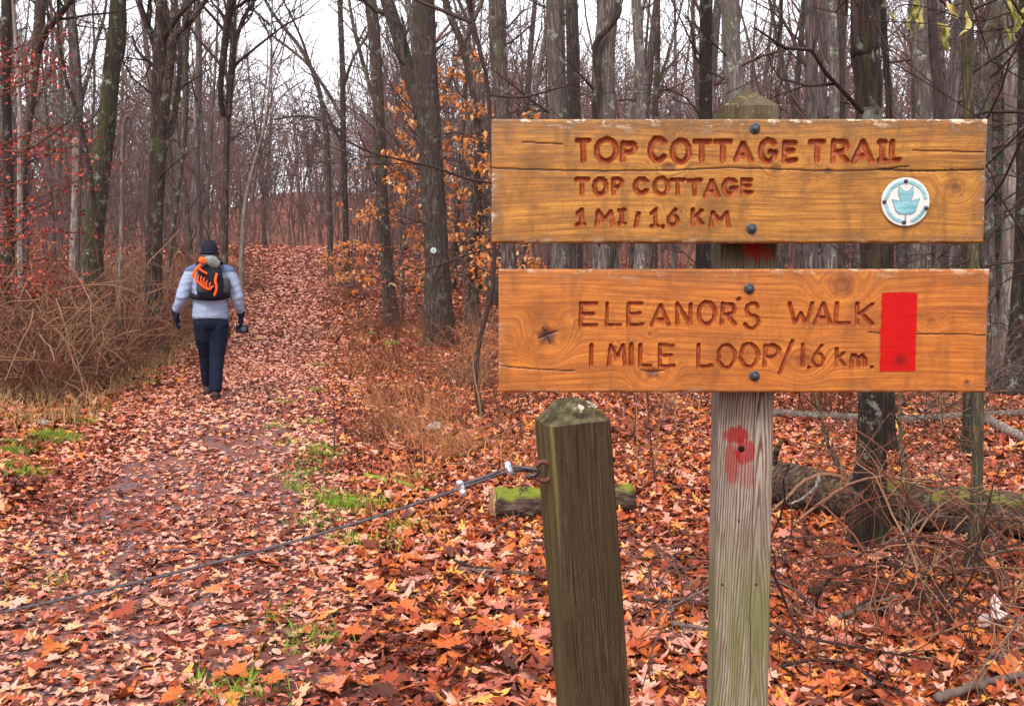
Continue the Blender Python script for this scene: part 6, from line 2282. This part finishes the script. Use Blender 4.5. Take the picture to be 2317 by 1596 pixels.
sz_ = rng.uniform(.05, .10, n_) * (1 + np.clip(y_ - 12, 0, 40) / 40 * 1.6)
M_ = rotmats(n_, rng.uniform(0, 6.28, n_), .2, rng.normal(0, .25, n_), rng)
V_, T_ = scatter(Vp, Tp, np.column_stack([x_, y_, hz(x_, y_) + rng.uniform(.018, .034, n_)]), sz_, M_, np.column_stack([rng.normal(0, .7, n_), rng.normal(0, .5, n_), rng.normal(0, .5, n_)]))
VS.append(V_)
TS.append(T_ + off)
RS_.append(np.repeat(np.clip(rng.choice([.16, .32, .78, .84, .87, .89, .90, .91, .92], n_) + rng.normal(0, .03, n_), 0, 1), len(Vp)))
me = mesh_from('leaf_litter', np.vstack(VS), None, np.vstack(TS), smooth=False)
set_attr(me, 'rnd', np.concatenate(RS_))
ll = link('leaf_litter', me, MAT['litter'], ground, kind='stuff')
ll['label'] = 'thick litter of fallen red, orange and tan leaves'


# the nearest leaves, one by one, with midrib and stalk
def near_leaf(outline, seed):
    rng = np.random.default_rng(seed)
    o = np.array(outline)
    inner = o * .55
    n_ = len(o)
    P2 = np.vstack([[[0, 0]], inner, o])
    z_ = .14 * np.abs(P2[:, 0]) + rng.normal(0, .35) * P2[:, 1] ** 2 + rng.normal(0, .4) * P2[:, 0] ** 2 + rng.normal(0, .02, len(P2))
    V_ = np.column_stack([P2, z_])
    j_ = np.arange(n_)
    t_ = [np.stack([0 * j_, 1 + j_, 1 + (j_ + 1) % n_], -1)]
    q_ = np.stack([1 + j_, 1 + n_ + j_, 1 + n_ + (j_ + 1) % n_, 1 + (j_ + 1) % n_], -1)
    mb = MB()
    mb.add(V_, q_, t_[0])
    mb.tube([(0, -.3, .02), (.02, -.62, .05), (.06, -.85, .10)], [.016, .012, .012], 4)
    return mb.mesh('fallen_leaf')


NL = [near_leaf(MAPLE if i % 3 else OAK, 400 + i) for i in range(9)]
for me in NL:
    me.materials.append(MAT['leaf_part'])
rng = np.random.default_rng(88)
k_ = 0
while k_ < 300:
    y_ = 3.2 + 2.3 * rng.uniform() ** 1.2
    x_ = rng.uniform(-.53, .53) * y_
    u_, v_ = proj((x_, y_, 0))
    if not (0 < u_ < 2317 and v_ < 1600):
        continue
    if abs(x_ - float(trail_x(y_))) < .8 and rng.uniform() < .5:
        continue
    s_ = rng.uniform(.07, .135)
    o = link('fallen_leaf', NL[k_ % 9], None, ground, (x_, y_, float(hz(x_, y_)) + rng.uniform(.025, .05)), (rng.normal() * .24, rng.normal() * .24, rng.uniform(0, 6.28)))
    o.scale = (s_,) * 3
    k_ += 1

# ================================================================== HAZE
hz_m = bpy.data.materials.new('woodland_haze')
hz_m.use_nodes = True
hn = hz_m.node_tree
hn.nodes.remove(hn.nodes['Principled BSDF'])
pv = hn.nodes.new('ShaderNodeVolumePrincipled')
pv.inputs['Color'].default_value = (.84, .80, .88, 1)
pv.inputs['Density'].default_value = .0005
pv.inputs['Anisotropy'].default_value = .2
hn.links.new(pv.outputs[0], hn.nodes['Material Output'].inputs['Volume'])
mb = MB()
mb.box((0, 175, 18), (860, 490, 40.0))
haze = mb.build('haze', hz_m, kind='stuff', smooth=False)
haze['label'] = 'thin cold haze in the far wood'
